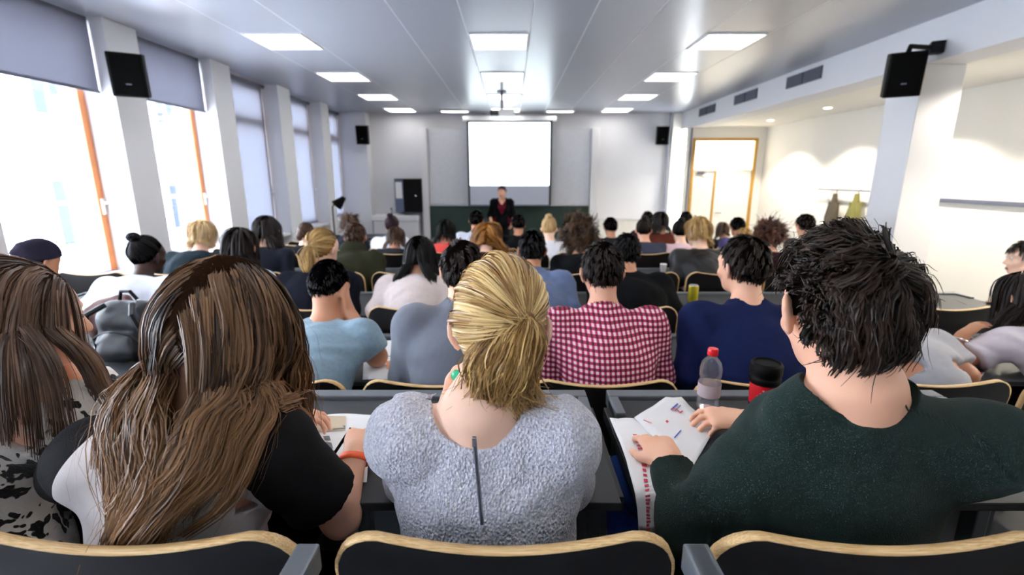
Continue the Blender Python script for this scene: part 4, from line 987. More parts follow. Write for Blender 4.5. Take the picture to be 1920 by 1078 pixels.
me = tube_mesh('hair_tail', C3-base, np.where(fl, .0005, .0012)[:, None]*np.where(tt < .8, 1, .5)[None, :], 3, rng.random(n)*.75+np.where(rng.random(n) < .2, .25, 0), axis=knot+np.array([-.02, .08, 0])-base)
tag(link('hair_knot_tail', me, hairmat('ash_blonde_hair', (122, 86, 42), (214, 176, 108), rough=.36), p), kind='stuff')
b = B(); q = knot-base; b.tube([q+np.array([math.cos(a)*.013, .002, math.sin(a)*.013]) for a in np.linspace(0, 6.2, 14)], .0045, 6); b.build('hair_tie', mat('brown_hair_tie', (120, 84, 40), .7), p, True)
eg = at(856, 704, .79)-base
b = B(); b.ell(tuple(eg), (.010, .006, .011)); b.ell(tuple(at(856, 730, .79)-base), (.010, .006, .012)); b.cyl(tuple(eg), tuple(at(856, 730, .79)-base), .0025); b.build('earring', mat('jade_green_earring', (60, 190, 140), .25, noise=.1), p, True)

# ---- man in the dark green sweater
base = np.array([.60, d1+.16, fz1])
D_ = seat_pose(.61, d1+.02, fz1, lean=10, sw=.205, H=1.06, hyaw=-6, hpitch=14, hroll=2)
D_.head = at(1572, 580, .835); D_.neck = at(1606, 728, .775); D_.tu = nrm(D_.neck-D_.waist)
D_.sh = {-1: at(1398, 897, .80), 1: at(1842, 832, .77)}
hl = atz(1257, 868, DZ+.040); D_.wr[-1] = hl; D_.el[-1] = at(1292, 985, .86); D_.hd[-1] = np.array([-.10, 1., .06]); D_.hn[-1] = np.array([.1, 0, -1])
hr2 = atz(1404, 790, DZ+.05); D_.wr[1] = hr2; D_.el[1] = np.array([.86, 1.02, .875]); D_.hd[1] = np.array([-.9, .2, .02]); D_.hn[1] = np.array([.15, .2, -1])
D_.knee[-1] = np.array([.335, 1.20, .70]); D_.ank[-1] = np.array([.36, 1.25, fz1+.09])
p = person('dark haired man in a dark green sweater reading a handout', base)
GRN = cloth('bottle_green_wool', (38, 54, 50), noise=.18, bump=.5, bscale=420, sheen=.04)
tD = dress(p, D_, base, .0052, SK['fair'], GRN, JEANS, True, dict(curl=(.35, .55), pinch=(.2, .8)), dict(o=.018, sleeve=1.9, neckr=(.096, .080, .060), nz=.035, loose=.008, wob=.006, wf=20, seed=9), rc=.0055)
# raglan seam stitches, collar rib
pts = [drop(px, py, tD.data, base, .001) for (px, py) in ((1668, 752), (1720, 772), (1770, 790), (1820, 815), (1862, 850), (1893, 900))]
for i in range(26):
    f_ = i/25*(len(pts)-1); k = min(int(f_), len(pts)-2); u = f_-k; q = pts[k]*(1-u)+pts[k+1]*u; dv = nrm(pts[k+1]-pts[k])
    b = B(); b.tube([q-dv*.004+np.array([0, -.001, .004]), q+dv*.004+np.array([0, -.001, -.004])], .0014, 5); b.build('seam_stitch', GRN, tD)
hmD = hairmat('dark_brown_hair', (8, 5, 4), (52, 36, 27), rough=.42, spec=.26)
crown = nrm([.28, -.66, .70]); earD = nrm([-.96, .02, -.14])
def d0D(U): Ul = U-crown; return Ul+np.cross(U, crown)*(-.5)+np.array([-.25, .1, 0])
def flD(P, D, U, t, rng):
    sd = np.where(U[:, 2:3] < .1, .5, .22)+.25*np.clip(U[:, 1:2], 0, 1)
    hug = D_.head-P; hug /= np.linalg.norm(hug, axis=1, keepdims=True)
    return D*(.95-.25*t)+np.array([0, 0, -1])*(sd+.12*t)+hug*.42+noise3(P, 17, 21)*.22
def lenD(U, rng):
    L = (.075+.030*np.clip(U[:, 2], -.3, 1)+.015*np.clip(-U[:, 2], 0, 1))*(.55+.8*rng.random(len(U)))
    e = np.clip((U@earD-.30)/.42, 0, 1); return L*(1-.86*e)
hD = grow_hair('hair', D_.R, D_.head, D_.hs*1.05, flD, n=11000, guides=560, steps=9, rad=.0011, flat=True, seed=14, low=-.06, layer=.030, clump=.5, jit=.0045, lenfn=lenD, flyaway=.06, curl=.16, curlf=1.2, base=base, d0=d0D, rootmask=lambda U: (U@earD) < .925)
tag(link('hair', hD, hmD, p), kind='stuff')

# ---- long haired woman in the black and white raglan shirt
base = np.array([-.62, d1+.16, fz1])
B_ = seat_pose(-.665, d1+.02, fz1, lean=20, sw=.175, H=1.0, hyaw=-10, hpitch=22, hroll=8, twist=4)
B_.head = at(424, 612, .845); B_.neck = at(385, 795, .80); B_.tu = nrm(B_.neck-B_.waist)
B_.sh = {-1: at(185, 855, .80), 1: at(512, 838, .81)}
B_.el[1] = at(640, 972, .90); B_.wr[1] = atz(668, 846, DZ+.062); B_.hd[1] = np.array([-.14, 1, .06]); B_.hn[1] = np.array([-.35, .0, -1])
B_.el[-1] = np.array([-.98, .95, .89]); B_.wr[-1] = np.array([-.62, 1.16, .89]); B_.hd[-1] = np.array([.9, .4, 0])
p = person('long brown haired woman in a white shirt with black sleeves, leaning over newspaper', base)
nl = B_.neck-base
RAG = split_cloth('white_and_black_raglan_jersey', (236, 228, 226), (16, 15, 17), [(at(330, 862, .70)-base, (.735, .05, .68)), (at(122, 846, .72)-base, (-.83, .05, .56)), (at(446, 985, .70)-base, (1, 0, 0))])
tB = dress(p, B_, base, .0052, SK['fair'], RAG, DARKT, False, dict(curl=(.6, .42), pinch=(.3, .9)), dict(o=.016, sleeve={-1: .62, 1: .64}, neckr=(.085, .085, .055), nz=.03, loose=.022, wob=.005, wf=20, seed=5), rc=.0055)
wv = B_.wr[1]-base; dv = nrm(B_.wr[1]-B_.el[1]); q0 = wv-dv*.028; q1 = wv-dv*.012
rx = nrm(np.cross(dv, [0, 0, 1])); ry = np.cross(rx, dv)
b = B(); n_ = 24
for (q, rad_) in ((q0, .0295), (q1, .0285)): pass
ring = [[tuple(q+(rx*math.cos(a)*1.0+ry*math.sin(a)*.92)*rad_) for a in np.linspace(0, 2*math.pi, n_, endpoint=False)] for (q, rad_) in ((q0, .0375), (q1, .036))]
vs_ = [[b.bm.verts.new(v_) for v_ in rg] for rg in ring]
for k in range(n_): b.bm.faces.new((vs_[0][k], vs_[0][(k+1) % n_], vs_[1][(k+1) % n_], vs_[1][k]))
o = b.build('wristband', mat('orange_wristband', (236, 92, 40), .5, noise=.03), p, True); md = o.modifiers.new('thickness', 'SOLIDIFY'); md.thickness = .002
hmB = hairmat('brunette_ombre_hair', (36, 23, 15), (140, 104, 70), (164, 122, 80), rough=.38)
colB = [('c', B_.waist, B_.neck, .125), ('c', B_.sh[-1], B_.sh[1], .078), ('c', B_.neck, B_.head, .06)]
zN, zE = at(385, 760, .72)[2], at(212, 1010, .66)[2]; xN, xE = at(395, 760, .72)[0], at(212, 1010, .66)[0]
def d0B(U): return np.stack([np.sign(U[:, 0]-.12)*.8, -.45+0*U[:, 0], -.9+0*U[:, 0]], 1)
def flB(P, D, U, t, rng):
    u = np.clip((zN+.10-P[:, 2])/(zN+.10-zE), 0, 1)[:, None]; xc = xN+(xE-xN)*u; back = (U[:, 1:2] < .35) | (U[:, :1] < -.2)
    pull = np.zeros_like(P); pull[:, :1] = np.where(back, np.clip((xc-P[:, :1])*9, -.85, .4)*np.clip(u*5, 0, 1), .05); pull[:, 1] = -.10*u[:, 0]
    return D*(.65-.25*t)+(np.array([0, 0, -1.])+pull)*(.35+.5*t)+noise3(P, 8, 31)*.09
def lenB(U, rng): return np.where((U[:, 1] < .35) | (U[:, 0] < -.2), .56, .36)*(.66+.42*rng.random(len(U)))
hB = grow_hair('hair', B_.R, B_.head, B_.hs*1.08, flB, n=11000, guides=330, steps=17, rad=.0012, flat=True, seed=17, low=0, colliders=colB, layer=.022, clump=.55, jit=.005, lenfn=lenB, flyaway=.10, curl=.26, curlf=2.6, base=base, d0=d0B)
tag(link('hair', hB, hmB, p), kind='stuff')

# ---- woman in the leopard print jumper at the left edge
base = np.array([-1.12, d1+.2, fz1])
A_ = seat_pose(-1.19, d1+.10, fz1, lean=18, sw=.175, H=1.0, hyaw=-38, hpitch=6, hroll=2)
A_.head = at(38, 600, .97); A_.neck = at(30, 742, .90); A_.tu = nrm(A_.neck-A_.waist); A_.sh = {-1: at(-130, 800, .88), 1: at(100, 785, .90)}
A_.el[1] = np.array([-.98, 1.10, .90]); A_.wr[1] = at(140, 706, 1.10); A_.hd[1] = np.array([-.35, -.05, 1.]); A_.hn[1] = np.array([-.6, -.8, 0])
A_.el[-1] = np.array([-1.45, 1.10, .9]); A_.wr[-1] = np.array([-1.1, 1.22, .89])
p = person('brown haired woman in a leopard print jumper resting her chin on her hand', base)
dress(p, A_, base, .0055, SK['fair'], leopard(), DARKT, False, dict(curl=(.6, .75)), dict(o=.02, sleeve=1.86, neckr=(.075, .075, .05), nz=.035, loose=.01, wob=.005, wf=24, seed=12), rc=.0065)
eyes(p, A_, base)
hmA = hairmat('straight_brown_hair', (52, 36, 26), (122, 92, 70), rough=.36)
def d0A(U): return np.stack([U[:, 0]*.6, -.8+0*U[:, 0], -.5+0*U[:, 0]], 1)
def flA(P, D, U, t, rng): return D*(.8-.3*t)+np.array([-.06, -.04, -1.])*(.25+.6*t)+noise3(P, 6, 41)*.05
colA = [('c', A_.waist, A_.neck, .13), ('c', A_.sh[-1], A_.sh[1], .085), ('c', A_.neck, A_.head, .06)]
hA = grow_hair('hair', A_.R, A_.head, A_.hs*1.06, flA, n=9000, guides=300, steps=11, length=.33, rad=.0012, flat=True, seed=19, low=.02, colliders=colA, layer=.034, clump=.2, jit=.004, flyaway=.05, base=base, d0=d0A)
tag(link('hair', hA, hmA, p), kind='stuff')
# ================================================================ row two and the students further down
_gh = grow_hair
def grow_hair(*a, **k): k.setdefault('flat', True); return _gh(*a, **k)
def simple_hair(kind, R, c, s, base, seed=1, n=900, rad=.0022, L=.25, coll=()):
    if kind == 'short':
        cr = nrm([0, -.6, .8]); return grow_hair('hair', R, c, s*1.03, lambda P, D, U, t, g: D*.8+np.array([0, 0, -1])*np.where(U[:, 2:3] < .2, .4, .12)+(c-P)/(np.linalg.norm(c-P, axis=1, keepdims=True))*.4+noise3(P, 16, seed)*.15, n=n, guides=160, steps=5, rad=rad, seed=seed, low=-.02, layer=.010, clump=.5, jit=.003, lenfn=lambda U, g: (.030+.03*np.clip(U[:, 2], 0, 1))*(.7+.6*g.random(len(U))), flyaway=.05, base=base, d0=lambda U: U-cr, sides=3, capgrow=1.03)
    if kind == 'crop':
        cr = nrm([0, -.5, .86]); return grow_hair('hair', R, c, s*1.02, lambda P, D, U, t, g: D+np.array([0, 0, -.2]), n=n, guides=120, steps=3, rad=rad, seed=seed, low=-.04, layer=.004, clump=.1, jit=.0015, length=.018, flyaway=0, base=base, d0=lambda U: U-cr, capgrow=1.04)
    if kind == 'long':
        return grow_hair('hair', R, c, s*1.06, lambda P, D, U, t, g: D*(.65-.25*t)+np.array([0, -.08, -1.])*(.35+.5*t)+noise3(P, 8, seed)*.06, n=n, guides=150, steps=12, rad=rad, seed=seed, low=0, layer=.020, clump=.5, jit=.005, length=L, flyaway=.05, base=base, d0=lambda U: np.stack([np.sign(U[:, 0])*.6, -.45+0*U[:, 0], -.8+0*U[:, 0]], 1), colliders=coll)
    if kind == 'wavy':
        return grow_hair('hair', R, c, s*1.10, lambda P, D, U, t, g: D*(.7-.25*t)+np.array([0, -.05, -1.])*(.25+.4*t)+noise3(P, 12, seed)*.3, n=n, guides=200, steps=12, rad=rad, seed=seed, low=0, layer=.045, clump=.7, jit=.008, length=L, flyaway=.15, curl=.45, curlf=2.5, base=base, d0=lambda U: np.stack([np.sign(U[:, 0])*.6, -.45+0*U[:, 0], -.5+0*U[:, 0]], 1), colliders=coll)
    if kind == 'afro':
        return grow_hair('hair', R, c, s*1.05, lambda P, D, U, t, g: D*.9+np.array([0, 0, -.25])*t+noise3(P, 22, seed)*.7, n=int(n*1.3), guides=360, steps=8, rad=rad*1.1, seed=seed, low=0, layer=.02, clump=.5, jit=.010, length=L, flyaway=.2, curl=.8, curlf=2, base=base)
    if kind in ('bun', 'pony'):
        kn = c+R@(np.array([0, -.085, .085] if kind == 'bun' else [0, -.118, .02])*s)
        me = grow_hair('hair', R, c, s*1.04, lambda P, D, U, t, g: D*.25+(kn-P)/(np.linalg.norm(kn-P, axis=1, keepdims=True)+.001), n=n, guides=160, steps=8, rad=rad, seed=seed, layer=.008, clump=.4, jit=.0015, lenfn=lambda U, g: np.linalg.norm(c+((U*HR+HO)*s)@R.T-kn, axis=1)*1.05, flyaway=.03, base=base)
        return me
def tail(kind, R, c, s, base, seed=1, n=350, L=.2):
    rng = np.random.default_rng(seed); kn = c+R@(np.array([0, -.085, .085] if kind == 'bun' else [0, -.118, .02])*s)
    if kind == 'bun':
        u = rng.normal(size=(n, 3)); u /= np.linalg.norm(u, axis=1, keepdims=True); ax = np.cross(u, rng.normal(size=(n, 3))); ax /= np.linalg.norm(ax, axis=1, keepdims=True); S = 10
        a = np.linspace(0, 2.6, S); rr = .036*s*(.85+.25*rng.random(n)); kc = kn+R@np.array([0, -.012, .030])*s
        P = kc+(u[:, None]*np.cos(a)[None, :, None]+ax[:, None]*np.sin(a)[None, :, None])*rr[:, None, None]*np.array([1, 1, .8])
    else:
        S = 12; t = np.linspace(0, 1, S); o = rng.normal(size=(n, 3))*np.array([.022, .014, .012]); dv = np.array([0, -.5, 0])+0
        P = kn+np.array([0, -.055, 0])*np.sin(t*2.2)[None, :, None]+np.array([0, 0, -L])*(t**1.25)[None, :, None]*(.8+.3*rng.random(n))[:, None, None]+o[:, None]*np.sin(t*2.6)[None, :, None]
        P = P+noise3(P.reshape(-1, 3), 14, seed).reshape(P.shape)*.006*t[None, :, None]
    return tube_mesh('hair_tail', P-base, np.full((n, S), .0024), 3, rng.random(n), None, kn+R@np.array([0, .02, 0])-base)
HM = {'amber': hairmat('dark_curls_amber_ends', (10, 7, 5), (46, 30, 17), (104, 66, 32)), 'black': hairmat('black_hair', (4, 3, 4), (16, 13, 13), rough=.5, spec=.2), 'dbrown': hairmat('deep_brown_hair', (10, 7, 6), (42, 28, 22), rough=.46, spec=.25), 'brown': hairmat('mid_brown_hair', (46, 30, 22), (104, 74, 52)),
      'blond': hairmat('straw_blond_hair', (132, 96, 46), (226, 190, 124)), 'lblond': hairmat('light_blond_hair', (170, 136, 84), (240, 212, 160)), 'ginger': hairmat('coppery_curls', (96, 54, 18), (206, 142, 62)), 'red': hairmat('dark_auburn_hair', (34, 16, 12), (110, 60, 40)), 'plum': hairmat('dark_plum_hair', (32, 16, 26), (70, 38, 44))}
CL = {}
def C(name, rgb, **k):
    if name not in CL: CL[name] = cloth(name, rgb, **k)
    return CL[name]
def solve(px, py, row, lean, hx_px=0, H=1., **kw):           # seated pose whose crown falls on the photo pixel
    d, fz, _ = ROWS[row]
    j = seat_pose(0, d, fz, lean=lean, H=H, **kw); top = j.head[1]; tgt = at(px, py, top)
    x = tgt[0]; dz = tgt[2]-(j.head[2]+.122*j.hs)
    kw['desk'] = (d+.40, DESK[row][2]) if row in DESK else (d+.45, fz+.7)
    for _ in range(6):
        j = seat_pose(x, d, fz, lean=lean, H=H, **kw); e = at(px, py, j.head[1])[2]-(j.head[2]+.118*j.hs)
        if abs(e) < .004: break
        if e < 0 and lean < 46: lean = min(46, lean+max(2, -e*160))
        elif e > 0 and lean > 4: lean = max(4, lean-e*160)
        else: H = max(.86, min(1.1, H+e/.8))
    x = at(px, py, j.head[1])[0]
    return seat_pose(x, d, fz, lean=lean, H=H, **kw)
def student(label, px, py, row, lean, hair, hcol, skin, top, male=True, r=.010, L=.25, nh=1100, hrad=.0020, seed=1, body_kw={}, top_kw={}, mod=None, group=None, pose={}, trous=None, rc=None, face=False):
    j = solve(px, py, row, lean, **pose)
    if mod: mod(j)
    base = np.array([j.pel[0], j.pel[1], j.fz]); p = person(label, base, group)
    tk = dict(o=.014, sleeve=1.88, neckr=(.078, .076, .05), nz=.03, wob=.004, wf=26, seed=seed); tk.update(top_kw); bk = dict(fine=r < .0095); bk.update(body_kw)
    t = dress(p, j, base, r, skin, top, trous, male, bk, tk, rc=rc or r)
    coll = [('c', j.waist, j.neck, .12), ('c', j.sh[-1], j.sh[1], .068), ('c', j.neck, j.head, .055)]
    if hair:
        tag(link('hair', simple_hair(hair, j.R, j.head, j.hs, base, seed, nh, hrad, L, coll), HM[hcol], p), kind='stuff')
        if hair in ('bun', 'pony'): tag(link('hair_'+('bun' if hair == 'bun' else 'ponytail'), tail(hair, j.R, j.head, j.hs, base, seed, 300, L), HM[hcol], p), kind='stuff')
    if face: eyes(p, j, base)
    return p, j, t, base
# ---------- row two
student('man in a pale blue T-shirt bent forward with his fist on his cheek', 614, 489, 2, 26, 'crop', 'black', SK['tan'], C('pale_blue_marl_jersey', (140, 166, 182), noise=.2, scale=60), r=.008, nh=2200, hrad=.0016, seed=3,
        pose=dict(hyaw=-12, hpitch=30, hroll=-4, armR='cheek', armL='desk', sw=.18), top_kw=dict(sleeve={-1: .7, 1: .72}, loose=.018, boxy=.02), body_kw=dict(curl=(.5, 1.1)))
student('man in a grey suit jacket mostly hidden behind the blonde woman', 866, 455, 2, 16, 'short', 'dbrown', SK['fair'], C('mid_grey_suiting', (104, 108, 118), bump=.15), r=.009, seed=4, nh=1800,
        pose=dict(hyaw=-4, hpitch=8, sw=.19), mod=lambda j: None, top_kw=dict(o=.024, boxy=.03, neckr=(.07, .07, .045), collar=.03))
student('man in a crimson gingham shirt with short dark hair', 1130, 458, 2, 14, 'short', 'dbrown', SK['fair'], gingham(), r=.008, seed=5, nh=2400, hrad=.0017,
        pose=dict(hyaw=6, hpitch=12, sw=.185), top_kw=dict(o=.016, boxy=.02, neckr=(.07, .07, .05), collar=.02))
student('man in a navy blue sweater with close dark hair', 1398, 447, 2, 12, 'short', 'dbrown', SK['fair'], C('navy_wool', (30, 40, 84), noise=.12), r=.008, seed=6, nh=2200, hrad=.0018,
        pose=dict(hyaw=22, hpitch=4, sw=.2, H=1.04), top_kw=dict(o=.02, boxy=.03, neckr=(.074, .072, .05)))
student('person in a light grey T-shirt hidden behind the green sweater man', 1655, 520, 2, 24, 'short', 'brown', SK['tan'], C('light_grey_jersey', (176, 176, 182)), r=.010, seed=7,
        pose=dict(hpitch=20, sw=.19), top_kw=dict(sleeve=.75, loose=.02))
def modw(j):
    j.el[-1] = at(1776, 690, 1.98); j.wr[-1] = at(1806, 628, 2.02); j.hd[-1] = np.array([.75, .1, .55]); j.hn[-1] = np.array([.3, -.2, -.9])
pW, jW, tW, bW = student('dark haired woman in a white T-shirt at the right edge, hand by her face', 1928, 512, 2, 22, 'long', 'dbrown', SK['tan'], C('white_jersey', (226, 218, 226)), male=False, r=.007, seed=8, L=.22, nh=1800,
        pose=dict(hyaw=14, hpitch=6, sw=.175), mod=modw, top_kw=dict(sleeve={-1: .55, 1: .6}, loose=.02), body_kw=dict(curl=(.35, .5)))
wv = jW.wr[-1]-bW; dv = nrm(jW.wr[-1]-jW.el[-1]); rx = nrm(np.cross(dv, [0, 0, 1])); ry = np.cross(rx, dv)
b = B(); b.tube([wv-dv*.03+(rx*math.cos(a)+ry*math.sin(a))*.029 for a in np.linspace(0, 6.2, 16)], .006, 6); b.build('bracelet', mat('silver_watch', (206, 200, 196), .3, metal=.6), pW, True)
# ---------- row three
pK, jK, tK, bK = student('person in a dark knit cap and cream top at the left by the bare window', 72, 458, 3, 24, 'crop', 'black', SK['tan'], C('cream_wool', (222, 208, 196)), r=.010, seed=9,
        pose=dict(hyaw=-30, hpitch=12), mod=None, top_kw=dict(collar=.03))
student('dark skinned woman with a high hair bun and white top by the window', 272, 446, 3, 18, 'bun', 'black', SK['dark'], C('white_cotton', (226, 228, 238)), male=False, r=.009, seed=10, nh=1400,
        pose=dict(hyaw=-14, hpitch=10), top_kw=dict(neckr=(.09, .08, .05)))
student('dark haired woman with a hair clip in a light blue top', 448, 430, 3, 18, 'long', 'dbrown', SK['fair'], C('ice_blue_cotton', (186, 208, 218)), male=False, seed=11, L=.20, pose=dict(hpitch=8))
student('blonde woman with a ponytail and a dark navy top', 604, 432, 3, 20, 'pony', 'blond', SK['pale'], C('night_navy', (20, 22, 34)), male=False, seed=12, L=.16, nh=1500, hrad=.0024, pose=dict(hyaw=-22, hpitch=8))
student('woman with long black hair over a white top', 786, 445, 3, 22, 'long', 'black', SK['fair'], C('off_white_knit', (214, 200, 196)), male=False, r=.009, seed=13, L=.40, nh=2400, pose=dict(hpitch=10, sw=.18), top_kw=dict(o=.02))
student('dark haired person in a faded blue denim jacket', 998, 433, 3, 16, 'short', 'black', SK['tan'], C('faded_denim', (92, 108, 142), noise=.3, scale=18), r=.009, seed=14, nh=1500, pose=dict(hpitch=8, sw=.18), top_kw=dict(o=.022, collar=.04, neckr=(.066, .066, .04)))
student('man in a black jacket behind the gingham shirt man', 1176, 440, 3, 16, 'short', 'black', SK['tan'], C('black_cotton', (14, 16, 20)), seed=15, pose=dict(hpitch=8), top_kw=dict(o=.024))
def modo(j):
    j.el[1] = j.sh[1]+np.array([.10, .18, -.10]); j.wr[1] = j.head+np.array([.10, -.02, .0]); j.hd[1] = np.array([-.5, -.2, .8]); j.hn[1] = np.array([-.8, .3, -.2])
student('dark haired woman in an olive top at the right edge, holding her head', 1900, 453, 3, 14, 'long', 'dbrown', SK['pale'], C('olive_jersey', (126, 122, 78)), male=False, r=.008, seed=16, L=.06, nh=1500, pose=dict(hyaw=62, hpitch=2, twist=30, hx=.10), mod=modo, face=True)
F = Field(jK.head-.2-bK, jK.head+.2-bK, .007); ck = jK.head-bK; F.ell(ck+jK.R@(HO+np.array([0, -.004, .016])), HR*1.13, .01, jK.R); F.cone(ck+jK.R@np.array([0, -.10, .06]), ck+jK.R@np.array([0, -.125, .045]), .05, .03, .03); F.cut(ck+jK.R@np.array([0, .02, .018]), jK.R@np.array([0, .25, -1.]))
link('knit_cap', F.mesh('knit_cap'), C('charcoal_mauve_knit', (44, 40, 56), bump=.6, bscale=120), pK)
# ---------- row four
student('blond person in a dark green jacket beside the window column', 379, 415, 4, 16, 'long', 'lblond', SK['pale'], C('dark_teal_cotton', (20, 36, 44)), male=False, seed=17, L=.13, nh=1100, pose=dict(hyaw=-25, hpitch=8))
student('woman with long dark brown hair in a dark slate jacket', 500, 405, 4, 12, 'long', 'dbrown', SK['fair'], C('dark_slate_leather', (30, 34, 48), rough=.5), male=False, seed=18, L=.26, pose=dict(hpitch=4))
student('person in a moss green hooded coat', 665, 419, 4, 16, 'short', 'brown', SK['fair'], C('moss_green_canvas', (52, 52, 36)), seed=19, pose=dict(hpitch=8, sw=.19), top_kw=dict(o=.03, hood=True, neckr=None))
student('woman with golden wavy hair behind the suit jacket man', 912, 420, 4, 14, 'wavy', 'ginger', SK['pale'], C('brown_wool', (70, 52, 40)), male=False, seed=20, L=.34, nh=2200, hrad=.0022)
student('woman with a wide mass of dark curls with amber ends', 1086, 424, 4, 14, 'afro', 'amber', SK['tan'], C('black_cotton', (14, 16, 20)), male=False, seed=21, L=.15, nh=1300, hrad=.003)
student('blond person in a black leather jacket', 1310, 409, 4, 16, 'long', 'blond', SK['pale'], C('black_leather', (16, 16, 20), rough=.4, spec=.4), seed=22, L=.11, pose=dict(hyaw=28, hpitch=14))
student('woman with dark red curly hair beside the green sweater man', 1442, 420, 4, 14, 'afro', 'red', SK['fair'], C('dark_wine_knit', (44, 22, 28)), male=False, seed=23, L=.07, nh=1000, hrad=.003)
# ---------- rows five to seven: a few shared figures, each student with own hair and clothes
TYPES = []
for (lean, male, hy, sw) in ((10, True, 0, .19), (10, False, 8, .165), (24, True, -10, .185), (24, False, 0, .165), (38, True, 8, .185), (38, False, -12, .165)):
    j = seat_pose(0, 0, 0, lean=lean, sw=sw, hyaw=hy, hpitch=6+lean*.3); z0_ = np.zeros(3)
    TYPES.append(dict(j=j, male=male, top=j.head[2]+.118, body=make_body(j, .013, z0_, male, fine=False), shirt=make_top(j, .013, z0_, male, o=.016, neckr=(.075, .075, .05)), trousers=make_trousers(j, .02, z0_), shoes=make_shoes(j, .02, z0_), hair={}))
def far_student(label, px, py, row, male, hair, hcol, skin, top, L=.2, seed=1):
    d, fz, _ = ROWS[row]; best = None
    for T in TYPES:
        if T['male'] != male: continue
        tz = at(px, py, d+T['j'].head[1])[2]-fz; s = tz/T['top']
        if best is None or abs(s-.97) < abs(best[1]-.97): best = (T, s)
    T, s = best; s = max(.82, min(1.08, s)); j = T['j']; x = at(px, py, d+j.head[1]*s)[0]
    p = person(label, (x-j.head[0]*s, d, fz), 'students in the front rows'); p.scale = (s, s, s)
    link('body', T['body'], skin, p); link('top', T['shirt'], top, p); link('trousers', T['trousers'], DARKT, p)
    for me in T['shoes']: link('shoe', me, SHOEM, p)
    k = (hair, round(L, 2))
    if k not in T['hair']:
        T['hair'][k] = (simple_hair(hair, j.R, j.head, j.hs, np.zeros(3), seed, 420, .0034, L, [('c', j.waist, j.neck, .12)]), tail(hair, j.R, j.head, j.hs, np.zeros(3), seed, 160, L) if hair in ('bun', 'pony') else None)
    h, tl = T['hair'][k]; tag(link('hair', h, HM[hcol], p), kind='stuff')
    if tl: tag(link('hair_tail', tl, HM[hcol], p), kind='stuff')
    return p
FS = far_student
FS('brown haired student in black seen against the pale closed blind', 573, 418, 5, False, 'pony', 'brown', SK['pale'], C('black_cotton', (14, 16, 20)), .1)
FS('student with long brown hair in dark grey, left of the long black hair', 741, 424, 5, False, 'long', 'brown', SK['fair'], C('dark_grey_jersey', (44, 44, 50)), .2)
FS('student with black hair over a red top', 836, 412, 5, False, 'long', 'black', SK['tan'], C('bright_red_jersey', (206, 62, 54)), .22)
FS('student with a blond hair knot and white shirt', 1030, 408, 5, False, 'bun', 'lblond', SK['pale'], C('white_cotton', (226, 228, 238)))
FS('brown haired student in a blue grey denim jacket leaning left', 1208, 411, 5, False, 'bun', 'dbrown', SK['fair'], C('blue_grey_denim', (70, 76, 96)))
FS('student with black hair behind the wine red curls', 1384, 408, 6, True, 'short', 'black', SK['tan'], C('violet_jersey', (84, 78, 130)))
FS('student with tawny hair just left of the wine red curls', 1398, 428, 5, False, 'long', 'blond', SK['fair'], C('ochre_knit', (112, 92, 48)), .1)
FS('dark haired student half hidden left of the green sweater man', 1512, 402, 5, True, 'short', 'dbrown', SK['fair'], C('dark_grey_jersey', (44, 44, 50)))
FS('student with reddish brown hair by the last window', 655, 404, 6, True, 'wavy', 'brown', SK['fair'], C('dark_slate_leather', (30, 34, 48)), .12)
FS('student with black hair and a white shirt below the wall cabinet', 735, 406, 6, False, 'bun', 'plum', SK['tan'], C('white_cotton', (226, 228, 238)))
FS('dark haired student in a pale shirt left of the lecturer', 893, 395, 6, True, 'short', 'black', SK['tan'], C('pale_grey_shirt', (206, 210, 224)))
FS('dark haired student just right of the lecturer', 972, 403, 6, True, 'short', 'black', SK['tan'], C('black_cotton', (14, 16, 20)))
FS('dark haired student before the pale radiator', 1145, 408, 6, True, 'short', 'black', SK['tan'], C('dark_grey_jersey', (44, 44, 50)))
FS('student with long brown hair in a rust red top below the right wall speaker', 1239, 398, 6, False, 'long', 'dbrown', SK['fair'], C('rust_red_knit', (110, 52, 40)), .2)
FS('student in a pink top left of the blond one in black leather', 1276, 414, 5, False, 'bun', 'black', SK['pale'], C('pale_pink_jersey', (220, 188, 196)))
FS('brown haired student in front of the door', 1356, 417, 7, False, 'long', 'brown', SK['tan'], C('dark_slate_leather', (30, 34, 48)), .15)
FS('dark haired student in the front, below the right end of the board wall', 1215, 397, 7, True, 'short', 'dbrown', SK['fair'], C('plum_jersey', (66, 30, 40)))
FS('dark haired student in the front, just left of the door', 1287, 397, 7, True, 'short', 'dbrown', SK['fair'], C('black_cotton', (14, 16, 20)))
# ================================================================ the lecturer
lt = at(941, 349, 9.9); Hh = lt[2]-PIT; k = Hh/1.68
j = J(); j.H = k; j.hs = k; V3 = lambda *a: np.array(a, float)*k
j.pel, j.waist, j.neck = V3(0, 0, .95), V3(0, .01, 1.17), V3(0, .0, 1.41)
j.tr, j.tu, j.tf = np.array([1., 0, 0]), np.array([0, 0, 1.]), np.array([0, 1., 0]); j.sw = .17*k
j.R = rotm(-14, 4, 0); j.head = V3(0, .03, 1.562)
j.sh = {s: V3(s*.165, 0, 1.355) for s in (-1, 1)}; j.el = {s: V3(s*.255, -.02, 1.09) for s in (-1, 1)}; j.wr = {s: V3(s*.205, .16, .93) for s in (-1, 1)}
j.hd = {s: np.array([-s*.2, .7, -.7]) for s in (-1, 1)}; j.hn = {s: np.array([-s*.9, .1, -.3]) for s in (-1, 1)}
j.hip = {s: V3(s*.085, 0, .93) for s in (-1, 1)}; j.knee = {s: V3(s*.10, .01, .51) for s in (-1, 1)}; j.ank = {s: V3(s*.11, -.01, .09/k) for s in (-1, 1)}; j.fz = 0
z0_ = np.zeros(3)
